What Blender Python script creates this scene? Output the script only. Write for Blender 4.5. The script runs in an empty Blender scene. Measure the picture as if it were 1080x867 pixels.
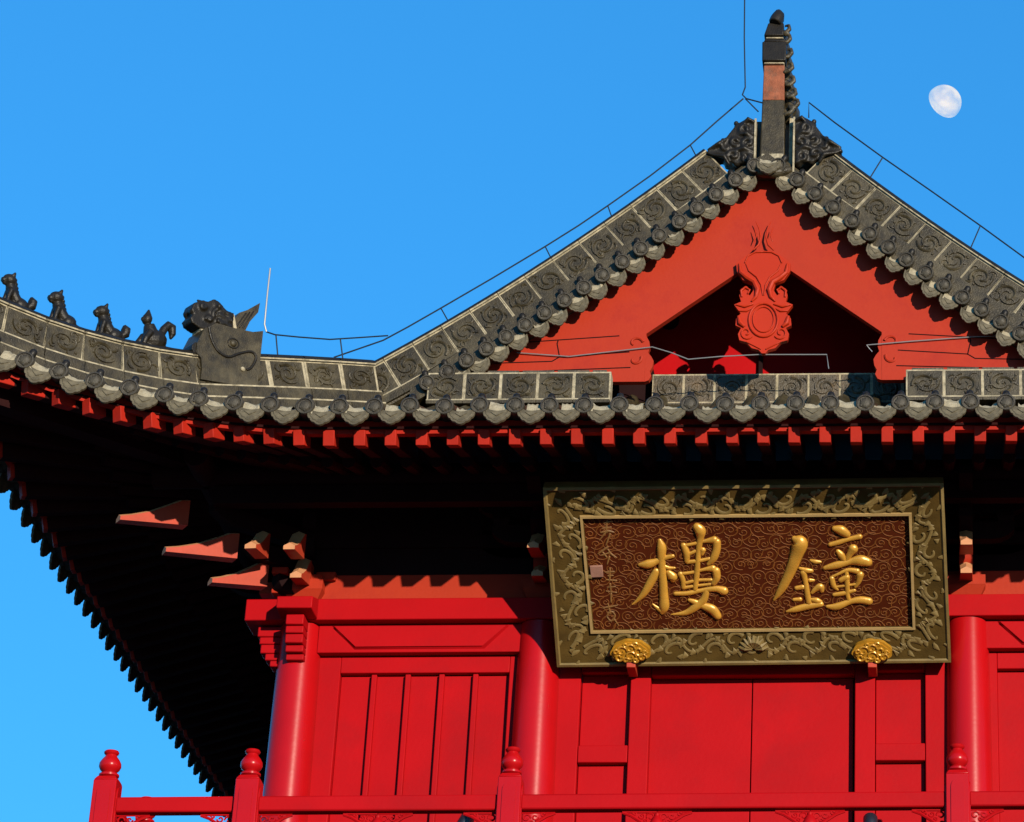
import bpy, math, random
from math import radians, sin, cos, tan, pi, sqrt, atan2, hypot
from mathutils import Vector, Matrix
random.seed(7)
SC = bpy.context.scene
COL = SC.collection

# ------------------------------------------------------------------ camera
F = 3124.0; CX, CY = 985.0, 433.0          # a telephoto frame cropped from a larger one
PITCH = radians(25.9); ROLL = radians(.4)
CAM = Vector((2.05, -31.2, 1.6))
R0 = Vector((1, 0, 0)); U0 = Vector((0, -sin(PITCH), cos(PITCH))); FW = Vector((0, cos(PITCH), sin(PITCH)))
RT = R0 * cos(ROLL) - U0 * sin(ROLL); UP = R0 * sin(ROLL) + U0 * cos(ROLL)
cd = bpy.data.cameras.new('camera'); cam = bpy.data.objects.new('camera', cd); COL.objects.link(cam)
m = Matrix((RT, UP, -FW)).transposed().to_4x4(); m.translation = CAM
cam.matrix_world = m
cd.sensor_fit = 'HORIZONTAL'; cd.sensor_width = 36; cd.lens = F / 1080 * 36
cd.shift_x = (540 - CX) / 1080; cd.shift_y = (CY - 433.5) / 1080
cd.clip_start = .5; cd.clip_end = 9000
SC.camera = cam

# ------------------------------------------------------------------ sky, sun, exposure
SUN_AZ = radians(30)      # to the right of the facade's normal, behind the camera
SUN_EL = radians(9.5)
W = bpy.data.worlds.new('World'); SC.world = W; W.use_nodes = True
nt = W.node_tree; bg = nt.nodes['Background']
sky = nt.nodes.new('ShaderNodeTexSky'); sky.sky_type = 'NISHITA'; sky.sun_disc = False
sky.sun_elevation = SUN_EL; sky.sun_rotation = radians(180) - SUN_AZ
sky.altitude = 0; sky.air_density = .9; sky.dust_density = 0.0; sky.ozone_density = 2.5
hs = nt.nodes.new('ShaderNodeHueSaturation'); hs.inputs['Saturation'].default_value = 1.2; hs.inputs['Value'].default_value = 1.0
tint = nt.nodes.new('ShaderNodeVectorMath'); tint.operation = 'MULTIPLY'; tint.inputs[1].default_value = (.288, 1.13, 1.84)   # the photograph's blue white balance
gam = nt.nodes.new('ShaderNodeGamma'); gam.inputs[1].default_value = .55      # an even, clear-day gradient
nt.links.new(sky.outputs[0], hs.inputs['Color']); nt.links.new(hs.outputs[0], gam.inputs[0]); nt.links.new(gam.outputs[0], tint.inputs[0]); nt.links.new(tint.outputs[0], bg.inputs[0])
bg.inputs[1].default_value = .15
sl = bpy.data.lights.new('sun', 'SUN'); so = bpy.data.objects.new('sun', sl); COL.objects.link(so)
sl.energy = 3.6; sl.angle = radians(.5); sl.color = (1, .88, .70)
SD = Vector((sin(SUN_AZ) * cos(SUN_EL), -cos(SUN_AZ) * cos(SUN_EL), sin(SUN_EL)))   # towards the sun
so.rotation_euler = SD.to_track_quat('Z', 'Y').to_euler(); so.location = (0, -20, 60)
vs = SC.view_settings; vs.view_transform = 'Standard'; vs.look = 'None'; vs.exposure = .9; vs.gamma = 1
vs.use_curve_mapping = False
SC.cycles.max_bounces = 6; SC.cycles.diffuse_bounces = 1; SC.cycles.use_denoising = True


def ray(px, py): return FW + RT * ((px - CX) / F) + UP * ((CY - py) / F)
def at(px, py, Y):
    d = ray(px, py); return CAM + d * ((Y - CAM.y) / d.y)
def on_plane(px, py, P, n):
    d = ray(px, py); return CAM + d * ((P - CAM).dot(n) / d.dot(n))

# ------------------------------------------------------------------ materials
K = .56
def mat(name, col, rough=.5, var=.15, vscale=3.0, bump=.0, bscale=40.0, spec=.5, coat=0.0, metal=0.0, dark=None, dscale=1.2, damt=.5):
    m = bpy.data.materials.new(name); m.use_nodes = True
    n = m.node_tree.nodes; l = m.node_tree.links; b = n['Principled BSDF']
    b.inputs['Roughness'].default_value = rough; b.inputs['Metallic'].default_value = metal
    b.inputs['Specular IOR Level'].default_value = spec; b.inputs['Coat Weight'].default_value = coat
    b.inputs['Coat Roughness'].default_value = .15
    tc = n.new('ShaderNodeTexCoord')
    nz = n.new('ShaderNodeTexNoise'); nz.inputs['Scale'].default_value = vscale; nz.inputs['Detail'].default_value = 6
    l.new(tc.outputs['Object'], nz.inputs['Vector'])
    mp = n.new('ShaderNodeMapRange'); mp.inputs[1].default_value = .3; mp.inputs[2].default_value = .7
    mp.inputs[3].default_value = 1 - var; mp.inputs[4].default_value = 1 + var
    l.new(nz.outputs[0], mp.inputs[0])
    mx = n.new('ShaderNodeVectorMath'); mx.operation = 'SCALE'
    mx.inputs[0].default_value = tuple(c * K for c in col); l.new(mp.outputs[0], mx.inputs['Scale'])
    out = mx.outputs[0]
    if dark:
        n2 = n.new('ShaderNodeTexNoise'); n2.inputs['Scale'].default_value = dscale; n2.inputs['Detail'].default_value = 9
        n2.inputs['Roughness'].default_value = .7; l.new(tc.outputs['Object'], n2.inputs['Vector'])
        m2 = n.new('ShaderNodeMapRange'); m2.inputs[1].default_value = .48; m2.inputs[2].default_value = .68
        m2.inputs[3].default_value = 0; m2.inputs[4].default_value = damt; l.new(n2.outputs[0], m2.inputs[0])
        mm = n.new('ShaderNodeMix'); mm.data_type = 'RGBA'; l.new(m2.outputs[0], mm.inputs[0])
        l.new(out, mm.inputs[6]); mm.inputs[7].default_value = (*(c * K for c in dark), 1); out = mm.outputs[2]
    l.new(out, b.inputs['Base Color'])
    if bump:
        n3 = n.new('ShaderNodeTexNoise'); n3.inputs['Scale'].default_value = bscale; n3.inputs['Detail'].default_value = 5
        l.new(tc.outputs['Object'], n3.inputs['Vector'])
        bp = n.new('ShaderNodeBump'); bp.inputs['Strength'].default_value = bump; bp.inputs['Distance'].default_value = .02
        l.new(n3.outputs[0], bp.inputs['Height']); l.new(bp.outputs[0], b.inputs['Normal'])
    return m

RED = mat('red_lacquer', (.585, .0055, .0095), .5, .07, 1.3, .08, 22, .06, .0, dark=(.44, .008, .012), dscale=.8, damt=.6)
LACQ = mat('glossy_red_lacquer', (.62, .0060, .0090), .27, .06, 1.3, .03, 20, .20, .0, dark=(.42, .005, .009), dscale=.9, damt=.4)
ORED = mat('weathered_orange_red', (.56, .040, .012), .6, .07, 1.6, .10, 25, .15, dark=(.46, .026, .012), dscale=1.6, damt=.75)
RAFT = mat('rafter_red', (.56, .026, .012), .6, .12, 2.5, .12, 30, .12)
SOFF = mat('soffit_shaded_red', (.034, .006, .006), .8, .2, 2, .1, 30, .1)  # under-eave shade put into the colour of the red timber
BRAC = mat('bracket_painted_shade', (.020, .005, .006), .75, .25, 2, .1, 30, .1)  # near-black base colour stands in for the deep shade around the brackets
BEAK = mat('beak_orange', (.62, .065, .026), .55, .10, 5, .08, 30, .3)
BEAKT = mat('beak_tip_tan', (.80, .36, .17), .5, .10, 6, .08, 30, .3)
TILE = mat('grey_tile', (.058, .044, .020), .42, .45, 11, .35, 60, .28, dark=(.22, .18, .10), dscale=2.2, damt=.42)
DRIPM = mat('pale_weathered_tile', (.130, .104, .056), .6, .35, 9, .3, 60, .35, dark=(.30, .25, .15), dscale=5, damt=.6)
DISCM = mat('round_tile_grey', (.056, .047, .034), .5, .3, 8, .3, 60, .22, dark=(.15, .13, .085), dscale=4, damt=.5)
TILED = mat('dark_glazed_tile', (.022, .017, .010), .42, .3, 8, .25, 60, .22)
MORT = mat('lime_mortar', (.56, .48, .32), .9, .3, 12, .6, 60, .2, dark=(.14, .115, .065), dscale=9, damt=.8)
BRICK = mat('red_brick', (.38, .12, .06), .85, .3, 10, .6, 40, .2, dark=(.20, .13, .09), dscale=6, damt=.7)
GREYB = mat('grey_brick', (.20, .20, .18), .9, .2, 3, .4, 30, .2)
GOLD = mat('gold_leaf', (.92, .46, .06), .34, .16, 7, .12, 50, .6, metal=.25)
GOLDB = mat('bright_gold', (.80, .38, .03), .32, .12, 9, .1, 50, .6, metal=.3)
OLIVE = mat('old_olive_gold', (.25, .165, .045), .6, .2, 6, .15, 60, .5)
OLIVED = mat('frame_ground', (.115, .066, .014), .7, .3, 5, .2, 60, .1)
LIP = mat('pale_gold_lip', (.55, .36, .14), .45, .12, 5, .1, 50, .5)
SEAL = mat('seal_pink', (.42, .20, .14), .7, .1, 10, .1, 50)
WIRE = mat('steel_wire', (.02, .03, .045), .6, .1, 4, 0, spec=.15)
WIREL = mat('galvanised_wire', (.42, .42, .42), .45, .1, 4, 0, metal=.4)
BLACK = mat('dark_gap', (.015, .004, .004), .9, .1, 4, 0, spec=.1)
NAVY = mat('dark_navy_metal', (.02, .02, .035), .4, .1, 6, 0)

def scroll_mat():
    m = bpy.data.materials.new('cloud_scroll_board'); m.use_nodes = True
    n = m.node_tree.nodes; l = m.node_tree.links; b = n['Principled BSDF']; b.inputs['Roughness'].default_value = .6; b.inputs['Specular IOR Level'].default_value = .12
    tc = n.new('ShaderNodeTexCoord'); nz = n.new('ShaderNodeTexNoise')
    nz.inputs['Scale'].default_value = 7.0; nz.inputs['Detail'].default_value = 1.0
    l.new(tc.outputs['Object'], nz.inputs['Vector'])
    mx = n.new('ShaderNodeMix'); mx.data_type = 'RGBA'; l.new(nz.outputs[0], mx.inputs[0])
    mx.inputs[6].default_value = (.042, .0060, .0008, 1); mx.inputs[7].default_value = (.066, .0105, .0014, 1)
    l.new(mx.outputs[2], b.inputs['Base Color']); return m
SCROLL = scroll_mat()

def moon_mat():
    m = bpy.data.materials.new('moon_rock'); m.use_nodes = True
    n = m.node_tree.nodes; l = m.node_tree.links; n.remove(n['Principled BSDF']); o = n['Material Output']
    d = n.new('ShaderNodeBsdfDiffuse'); d.inputs['Roughness'].default_value = .3
    t = n.new('ShaderNodeBsdfTransparent'); a = n.new('ShaderNodeAddShader')      # the air in front of the moon keeps its blue
    tc = n.new('ShaderNodeTexCoord'); nz = n.new('ShaderNodeTexNoise'); nz.inputs['Scale'].default_value = .16; nz.inputs['Detail'].default_value = 3
    l.new(tc.outputs['Object'], nz.inputs['Vector'])
    mp = n.new('ShaderNodeMapRange'); mp.inputs[1].default_value = .35; mp.inputs[2].default_value = .65; mp.inputs[3].default_value = .62; mp.inputs[4].default_value = 1.12
    l.new(nz.outputs[0], mp.inputs[0])
    mx = n.new('ShaderNodeVectorMath'); mx.operation = 'SCALE'; mx.inputs[0].default_value = (.31, .195, .008); l.new(mp.outputs[0], mx.inputs['Scale'])
    l.new(mx.outputs[0], d.inputs['Color']); l.new(d.outputs[0], a.inputs[0]); l.new(t.outputs[0], a.inputs[1]); l.new(a.outputs[0], o.inputs['Surface'])
    return m
MOON = moon_mat()

# ------------------------------------------------------------------ mesh builder
class MB:
    def __init__(s): s.v = []; s.f = []; s.mi = []; s.mats = []
    def _m(s, m):
        if m not in s.mats: s.mats.append(m)
        return s.mats.index(m)
    def add(s, vs, fs, m):
        k = len(s.v); i = s._m(m)
        s.v += [tuple(v) for v in vs]
        for f in fs: s.f.append(tuple(a + k for a in f)); s.mi.append(i)
        return s
    def hexa(s, p, m):      # p: 4 bottom, 4 top, both counter-clockwise from above
        return s.add(p, [(3, 2, 1, 0), (4, 5, 6, 7), (0, 1, 5, 4), (1, 2, 6, 5), (2, 3, 7, 6), (3, 0, 4, 7)], m)
    def box(s, x0, x1, y0, y1, z0, z1, m):
        return s.hexa([(x0, y0, z0), (x1, y0, z0), (x1, y1, z0), (x0, y1, z0), (x0, y0, z1), (x1, y0, z1), (x1, y1, z1), (x0, y1, z1)], m)
    def beam(s, a, b, w, h, m, up=Vector((0, 0, 1)), h2=None):   # a, b: centres of the ends
        a = Vector(a); b = Vector(b); d = (b - a).normalized(); x = d.cross(up).normalized(); u = x.cross(d)
        h2 = h if h2 is None else h2
        P = []
        for (c, hh) in ((a, h), (b, h2)):
            P += [c - x * w / 2 - u * hh / 2, c + x * w / 2 - u * hh / 2, c + x * w / 2 + u * hh / 2, c - x * w / 2 + u * hh / 2]
        return s.add(P, [(0, 1, 2, 3), (7, 6, 5, 4), (0, 4, 5, 1), (1, 5, 6, 2), (2, 6, 7, 3), (3, 7, 4, 0)], m)
    def prism(s, poly, o, ex, ey, ez, d0, d1, m, side=None):    # polygon in (ex, ey), pushed from d0 to d1 along ez
        o = Vector(o); n = len(poly)
        A = [o + ex * p[0] + ey * p[1] + ez * d0 for p in poly]; B = [o + ex * p[0] + ey * p[1] + ez * d1 for p in poly]
        s.add(A + B, [tuple(range(n)), tuple(reversed(range(n, 2 * n)))], m)
        s.add(A + B, [(i, i + n, (i + 1) % n + n, (i + 1) % n) for i in range(n)], side or m)
        return s
    def tube(s, pts, r, m, n=6, flat=None, nrm=None, caps=True):  # r: number or list; flat: squash along nrm
        pts = [Vector(p) for p in pts]; N = len(pts); r = r if isinstance(r, (list, tuple)) else [r] * N
        V = []; prev = nrm or Vector((0, 0, 1))
        for i, p in enumerate(pts):
            t = (pts[min(i + 1, N - 1)] - pts[max(i - 1, 0)]).normalized()
            u = nrm or prev
            a = t.cross(u)
            if a.length < 1e-4: a = t.cross(Vector((1, .1, 0)))
            a.normalize(); b = a.cross(t).normalized()
            if nrm: b = nrm
            else: prev = b
            for k in range(n):
                th = 2 * pi * k / n
                V.append(p + a * (cos(th) * r[i]) + b * (sin(th) * r[i] * (flat or 1)))
        Fs = [(i * n + k, i * n + (k + 1) % n, (i + 1) * n + (k + 1) % n, (i + 1) * n + k) for i in range(N - 1) for k in range(n)]
        if caps: Fs += [tuple(reversed(range(n))), tuple(range((N - 1) * n, N * n))]
        return s.add(V, Fs, m)
    def lathe(s, prof, o, ax, m, n=16, ref=None, sq=(1, 1)):    # prof: (radius, height along ax)
        o = Vector(o); ax = Vector(ax).normalized(); a = ax.cross(ref or (Vector((0, 0, 1)) if abs(ax.z) < .9 else Vector((0, 1, 0)))).normalized(); b = ax.cross(a)
        V = []; Fs = []
        for (r, h) in prof:
            for k in range(n):
                th = 2 * pi * k / n
                V.append(o + ax * h + a * (r * cos(th) * sq[0]) + b * (r * sin(th) * sq[1]))
        for i in range(len(prof) - 1):
            for k in range(n): Fs.append((i * n + k, i * n + (k + 1) % n, (i + 1) * n + (k + 1) % n, (i + 1) * n + k))
        Fs += [tuple(reversed(range(n))), tuple(range((len(prof) - 1) * n, len(prof) * n))]
        return s.add(V, Fs, m)
    def ball(s, c, r, m, n=10, rot=None):
        c = Vector(c); r = r if isinstance(r, (tuple, list)) else (r, r, r); rot = rot or Matrix.Identity(3)
        V = []; k2 = n // 2 + 1
        for i in range(1, k2):
            for k in range(n):
                ph = pi * i / k2; th = 2 * pi * k / n
                V.append(c + rot @ Vector((r[0] * sin(ph) * cos(th), r[1] * sin(ph) * sin(th), r[2] * cos(ph))))
        a = len(V); V += [c + rot @ Vector((0, 0, r[2])), c - rot @ Vector((0, 0, r[2]))]
        Fs = [(i * n + k, (i + 1) * n + k, (i + 1) * n + (k + 1) % n, i * n + (k + 1) % n) for i in range(k2 - 2) for k in range(n)]
        Fs += [(a, k, (k + 1) % n) for k in range(n)] + [(a + 1, (k2 - 2) * n + (k + 1) % n, (k2 - 2) * n + k) for k in range(n)]
        return s.add(V, Fs, m)
    def mesh(s, name, smooth=40):
        me = bpy.data.meshes.new(name); me.from_pydata(s.v, [], s.f)
        for mm in s.mats: me.materials.append(mm)
        me.polygons.foreach_set('material_index', s.mi)
        if smooth:
            me.polygons.foreach_set('use_smooth', [True] * len(s.f)); me.update()
            me.set_sharp_from_angle(angle=radians(smooth))
        me.update(); me.validate()
        return me
    def build(s, name, parent=None, smooth=40, bevel=0, loc=None):
        o = bpy.data.objects.new(name, s.mesh(name, smooth)); COL.objects.link(o); o.parent = parent
        if loc: o.location = loc
        if bevel:
            b = o.modifiers.new('bevel', 'BEVEL'); b.width = bevel; b.segments = 2; b.limit_method = 'ANGLE'; b.angle_limit = radians(40)
            b.harden_normals = False
        return o

def empty(name, loc=(0, 0, 0), label=None, cat=None, group=None, parent=None):
    o = bpy.data.objects.new(name, None); COL.objects.link(o); o.location = loc; o.empty_display_size = .2
    if parent: o.parent = parent
    return tag(o, label, cat, group)
def tag(o, label=None, cat=None, group=None, kind=None):
    if label: o['label'] = label
    if cat: o['category'] = cat
    if group: o['group'] = group
    if kind: o['kind'] = kind
    return o
def put(me, name, M, parent):
    o = bpy.data.objects.new(name, me); COL.objects.link(o); o.parent = parent; o.matrix_local = M; return o
def frame(o, ex, ey, ez):
    M = Matrix((ex, ey, ez)).transposed().to_4x4(); M.translation = Vector(o); return M
X = Vector((1, 0, 0)); Y = Vector((0, 1, 0)); Z = Vector((0, 0, 1))

# ------------------------------------------------------------------ dimensions
COLX = 2.4; CORX = 5.1; DEPTH = 11.0       # column lines
YE = -2.9; XE = 8.2; YB = DEPTH + 2.9      # eave lines, front, sides, back
ZE = 15.38                                 # roof surface at the eave
FLOOR = 10.45
def Hf(d): return .36 * d + (.034 * d * d if d > 0 else 0)
def bump(x, y):
    p = min(max((abs(x) - 4.3) / 4.3, 0), 1); ym = min(-y, y - DEPTH) if False else (-y if y < DEPTH / 2 else y - DEPTH)
    q = min(max((ym + 1.0) / 4.3, 0), 1)
    return 1.0 * p * p * q * q
def zr(x, y, gable=False):
    dS = XE - abs(x)
    d = dS if gable else min(y - YE, YB - y, dS)
    return ZE + Hf(d) + bump(x, y)
def flare(c, lo, hi):       # outward thrust of the eave towards the corners
    t = 0
    if c > hi: t = (c - hi) / 4.3
    if c < lo: t = (lo - c) / 4.3
    return .4 * min(t, 1) ** 2
def ef(x): return Vector((x, YE - flare(x, -4.3, 4.3), 0))
def es(y, sx=-1):  return Vector((sx * (XE + flare(y, 1.0, DEPTH - 1.0)), y, 0))
def onroof(p, dz=0, gable=False): return Vector((p[0], p[1], zr(p[0], p[1], gable) + dz))

# ------------------------------------------------------------------ ground, terrace
g = MB(); g.add([(-3000, -3000, 0), (3000, -3000, 0), (3000, 3000, 0), (-3000, 3000, 0)], [(0, 1, 2, 3)], mat('paving', (.13, .125, .115), .9, .2, .4, .2, 5))
tag(g.build('ground', smooth=0), kind='structure')
t = MB()
t.hexa([(-8.9, -3.9, .02), (8.9, -3.9, .02), (8.9, DEPTH + 3.9, .02), (-8.9, DEPTH + 3.9, .02), (-7.3, -2.2, FLOOR - .25), (7.3, -2.2, FLOOR - .25), (7.3, DEPTH + 2.2, FLOOR - .25), (-7.3, DEPTH + 2.2, FLOOR - .25)], GREYB)
t.box(-7.4, 7.4, -2.3, DEPTH + 2.3, FLOOR - .24, FLOOR, GREYB)
tag(t.build('terrace', bevel=.03), kind='structure')

# ------------------------------------------------------------------ the bell tower
T = empty('bell_tower', (0, 0, FLOOR), 'red timber bell tower with grey tiled roof and open triangular gable', 'tower')
T_inv = Matrix.Translation((0, 0, -FLOOR))
class Part:                                  # build in world coordinates, parent to the tower
    pass
def part(mb, name, parent=None, bevel=0, smooth=40):
    o = mb.build(name, parent or T, smooth, bevel)
    o.matrix_parent_inverse = Matrix.Identity(4)
    if parent is None or parent is T: o.location = (0, 0, -FLOOR)
    else: o.location = (0, 0, 0)
    return o
# ---- columns
for (cx, cy) in [(-CORX, 0), (-COLX, 0), (COLX, 0), (CORX, 0), (-CORX, 3.6), (-CORX, 7.4), (-CORX, DEPTH), (CORX, 3.6), (CORX, 7.4), (CORX, DEPTH), (-COLX, DEPTH), (COLX, DEPTH)]:
    b = MB(); lean = .03 * (1 if cx < 0 else -1)
    n = 48; V = []; hs_ = (FLOOR, 14.06)
    b.lathe([(.36, 0), (.37, .05), (.33, .12), (.265, .14)], (cx - lean, cy, FLOOR), Z, GREYB, 24)
    b.lathe([(.262, .14), (.258, 1.4), (.245, 2.8), (.232, 14.06 - FLOOR)], (cx - lean * .5, cy, FLOOR), Z, LACQ, 48)
    part(b, 'column')

# ---- facade of the front: beams and boards
f = MB()
f.box(-CORX - .62, CORX + .62, -.24, .24, 14.07, 14.33, RED); part(f, 'plate_beam', bevel=.012)
for (x0, x1) in ((-CORX + .2, -COLX - .2), (-COLX + .2, COLX - .2), (COLX + .2, CORX - .2)):
    f = MB(); f.box(x0, x1, -.11, .14, 13.725, 14.06, RED)
    w = .16     # raised board with splayed ends
    f.add([(x0 + .14, -.108, 14.05), (x1 - .14, -.108, 14.05), (x1 - .42, -.108, 13.76), (x0 + .42, -.108, 13.76),
           (x0 + .2, -.15, 14.02), (x1 - .2, -.15, 14.02), (x1 - .44, -.15, 13.79), (x0 + .44, -.15, 13.79)],
          [(7, 6, 5, 4), (0, 1, 5, 4), (1, 2, 6, 5), (2, 3, 7, 6), (3, 0, 4, 7)], RED)
    part(f, 'tie_beam', bevel=.008)
f = MB(); f.box(-CORX - .1, CORX + .1, -.07, .07, 14.335, 14.68, ORED); f.box(-CORX - .1, CORX + .1, -.07, .07, 14.683, 15.005, BRAC); part(f, 'bracket_board')  # upper half coloured dark to stand in for the eave's shadow
for sx in (-1, 1):           # side walls' beams and boards, seen only from the side
    f = MB(); f.box(sx * CORX - .24, sx * CORX + .24, .25, DEPTH + .5, 14.07, 14.33, RED); part(f, 'plate_beam', bevel=.012)
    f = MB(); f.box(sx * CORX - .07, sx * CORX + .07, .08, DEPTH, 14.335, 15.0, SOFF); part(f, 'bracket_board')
    f = MB(); f.box(sx * CORX - .1, sx * CORX + .1, .2, DEPTH, 13.725, 14.06, RED); part(f, 'tie_beam')
    f = MB(); f.box(sx * CORX - .05, sx * CORX + .05, .2, DEPTH, FLOOR, 13.72, RED); part(f, 'wall_panel')
f = MB(); f.box(-CORX, CORX, DEPTH - .05, DEPTH + .05, FLOOR, 13.72, RED); f.box(-CORX, CORX, DEPTH - .1, DEPTH + .1, 13.72, 15.0, RED); part(f, 'wall_panel')
for sx in (-1, 1):
    f = MB()
    # nose of the front plate beam and the stepped noses of the tie beams at the corner columns
    f.hexa([(sx * CORX - .2, -.56, 14.09), (sx * CORX + .2, -.56, 14.09), (sx * CORX + .2, -.24, 14.075), (sx * CORX - .2, -.24, 14.075),
            (sx * CORX - .2, -.56, 14.23), (sx * CORX + .2, -.56, 14.23), (sx * CORX + .2, -.24, 14.325), (sx * CORX - .2, -.24, 14.325)], RED)
    for k, (z0, z1, d) in enumerate(((13.93, 14.05, .47), (13.84, 13.925, .44), (13.73, 13.835, .42), (13.645, 13.725, .36), (13.57, 13.64, .30))):
        f.box(sx * CORX - .10, sx * CORX + .10, -d, -.2, z0, z1, RED)
        xa, xb = sorted((sx * (CORX + .22), sx * (CORX + d + .02)))
        f.box(xa, xb, -.10, .10, z0, z1, RED)
    part(f, 'beam_nose', bevel=.012)

# ---- panelled wall between the columns
ZT = 13.72
def side_bay(x0, x1):
    f = MB(); s0 = x0 + .38; s1 = x1 - .28
    if x0 > 0: s0, s1 = x0 + .28, x1 - .38
    f.box(x0, s0, .0, .16, FLOOR, ZT, RED); f.box(s1, x1, .0, .16, FLOOR, ZT, RED)
    f.box(s0, s1, .0, .16, 13.52, ZT, RED); f.box(s0, s1, .0, .16, FLOOR, FLOOR + .25, RED)
    w = part(f, 'wall_panel', bevel=.01)
    f = MB(); f.box(s0, s1, .085, .13, FLOOR + .26, 13.515, RED)
    n = 5; st = (s1 - s0) / n
    for k in range(1, n):
        f.box(s0 + st * k - .03, s0 + st * k + .03, .022, .084, FLOOR + .26, 13.512, RED)
    part(f, 'batten_board', w, bevel=.008)
side_bay(-CORX + .08, -COLX - .06); side_bay(COLX + .06, CORX - .08)
f = MB()                      # central bay: jambs, panels and head
for sx in (-1, 1):
    def bx(xa, xb, y0, y1, z0, z1):
        a, c = sorted((sx * xa, sx * xb)); f.box(a, c, y0, y1, z0, z1, RED)
    bx(2.36, 1.93, -.02, .16, FLOOR, ZT)                # stile by the column
    bx(1.37, 1.145, -.02, .16, FLOOR, ZT)               # stile by the door
    bx(1.925, 1.375, -.02, .15, 13.50, ZT); bx(1.925, 1.375, -.02, .15, 12.44, 12.64); bx(1.925, 1.375, -.02, .15, FLOOR, FLOOR + .2)
    bx(1.925, 1.375, .075, .13, FLOOR + .2, 13.50)
f.box(-1.14, 1.14, -.02, .16, 13.46, ZT, RED)
f.box(-1.14, 1.14, -.02, .16, FLOOR, FLOOR + .12, RED)
part(f, 'wall_panel', bevel=.01)
for sx in (-1, 1):
    f = MB(); a, c = sorted((sx * .006, sx * 1.135))
    f.box(a - .012, c - .012, .11, .16, FLOOR + .13, 13.455, RED)
    d = part(f, 'door_leaf', bevel=.006)
    f = MB(); f.lathe([(.06, 0), (.06, .012), (.03, .02), (.03, .045), (.04, .055), (.0, .06)], (sx * .24 - .02, .109, 12.06), -Y, RED, 14)
    ring = [(sx * .24 - .02 + .05 * sin(a), .085, 12.02 - .055 * cos(a)) for a in [k * 2 * pi / 14 for k in range(15)]]
    f.tube(ring, .009, RED, 6); part(f, 'door_handle', d)

# ------------------------------------------------------------------ brackets under the eaves
def arm(b, p, q, w, h, m):           # bracket arm with curled-up ends
    p = Vector(p); q = Vector(q); d = (q - p).normalized(); L = (q - p).length; side = d.cross(Z)
    poly = [(0, h), (0, h * .55), (L * .06, h * .25), (L * .14, h * .06), (L * .22, 0), (L * .78, 0), (L * .86, h * .06), (L * .94, h * .25), (L, h * .55), (L, h)]
    b.prism(poly, p, d, Z, side, -w / 2, w / 2, m)
def dou(b, c, w, m):                 # bearing block
    c = Vector(c); s = w / 2; k = w * .36
    b.hexa([c + Vector((sx * k, sy * k, 0)) for sx, sy in ((-1, -1), (1, -1), (1, 1), (-1, 1))] + [c + Vector((sx * s, sy * s, w * .28)) for sx, sy in ((-1, -1), (1, -1), (1, 1), (-1, 1))], m)
    b.box(c.x - s, c.x + s, c.y - s, c.y + s, c.z + w * .283, c.z + w * .55, m)
def beak(parent, root, tip, w=.15, h=.30):     # slanting beak: deep at the root, thin at the tip, flat below
    b = MB(); root = Vector(root); tip = Vector(tip); d = Vector((tip.x - root.x, tip.y - root.y, 0)); L = d.length; d.normalize(); side = d.cross(Z)
    dz = tip.z - root.z
    prof = [(0, 0), (L, dz), (L, dz + .045), (L * .82, dz * .82 + .07), (L * .55, dz * .55 + .13), (L * .3, dz * .3 + h * .74), (L * .12, dz * .12 + h * .97), (0, h)]
    n = len(prof); ridge = .035
    for (a, c) in ((-1, -.0), ):
        pass
    V = []
    for (x, z) in prof: V.append(root + d * x + Z * z - side * (w / 2 * (1 - .15 * x / L)))
    for (x, z) in prof: V.append(root + d * x + Z * z + side * (w / 2 * (1 - .15 * x / L)))
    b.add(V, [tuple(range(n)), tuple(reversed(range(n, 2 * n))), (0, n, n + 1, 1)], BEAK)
    # peaked upper face, paler tan than the sides
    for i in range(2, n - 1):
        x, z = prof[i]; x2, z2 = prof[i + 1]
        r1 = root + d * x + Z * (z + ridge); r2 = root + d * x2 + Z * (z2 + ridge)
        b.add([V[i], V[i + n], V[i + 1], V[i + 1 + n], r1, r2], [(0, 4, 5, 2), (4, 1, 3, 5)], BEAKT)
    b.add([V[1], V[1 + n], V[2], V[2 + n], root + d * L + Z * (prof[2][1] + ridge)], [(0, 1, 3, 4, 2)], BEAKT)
    o = MB.build(b, 'beak_arm', parent); return o
def bracket(cx, cy, out, beaks=True, corner=False):
    """A bracket set: bearing blocks and crossed arms stepping out along OUT."""
    e = empty('bracket_set', (0, 0, -FLOOR), parent=T); o = Vector(out); s = o.cross(Z); c = Vector((cx, cy, 0)); b = MB()
    q = MB(); dou(q, c + Z * 14.335, .44, ORED); q.build('base_block', e)
    for k in range(3):
        z = 14.56 + .32 * k; reach = .22 if corner else .45 * (k + 1)
        arm(b, c - o * .4 + Z * z, c + o * reach + Z * z, .15, .22, ORED if k == 0 and beaks else BRAC)  # lowest arm red where sunlit, the others carry shade in their colour
        for j in range(0 if corner else k + 1):
            q = c + o * (.45 * j) + Z * z
            if j * .45 > 1.0 or (k == 0 and j == 0): continue
            L = .55 + .18 * (k - j)
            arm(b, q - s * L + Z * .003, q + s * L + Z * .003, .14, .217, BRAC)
            for t in (-1, 0, 1): dou(b, q + s * (t * (L - .1)) + Z * .222, .2, BRAC)
    b.build('bracket_arm', e)
    if beaks:
        beak(e, c + o * .22 + Z * 14.50, c + o * .62 + Z * 14.43)
        beak(e, c + o * .60 + Z * 14.66, c + o * 1.06 + Z * 14.585)
    return e
for cx in (-CORX, -COLX, COLX, CORX): bracket(cx, 0, (0, -1, 0), True, abs(cx) > 3)
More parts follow.
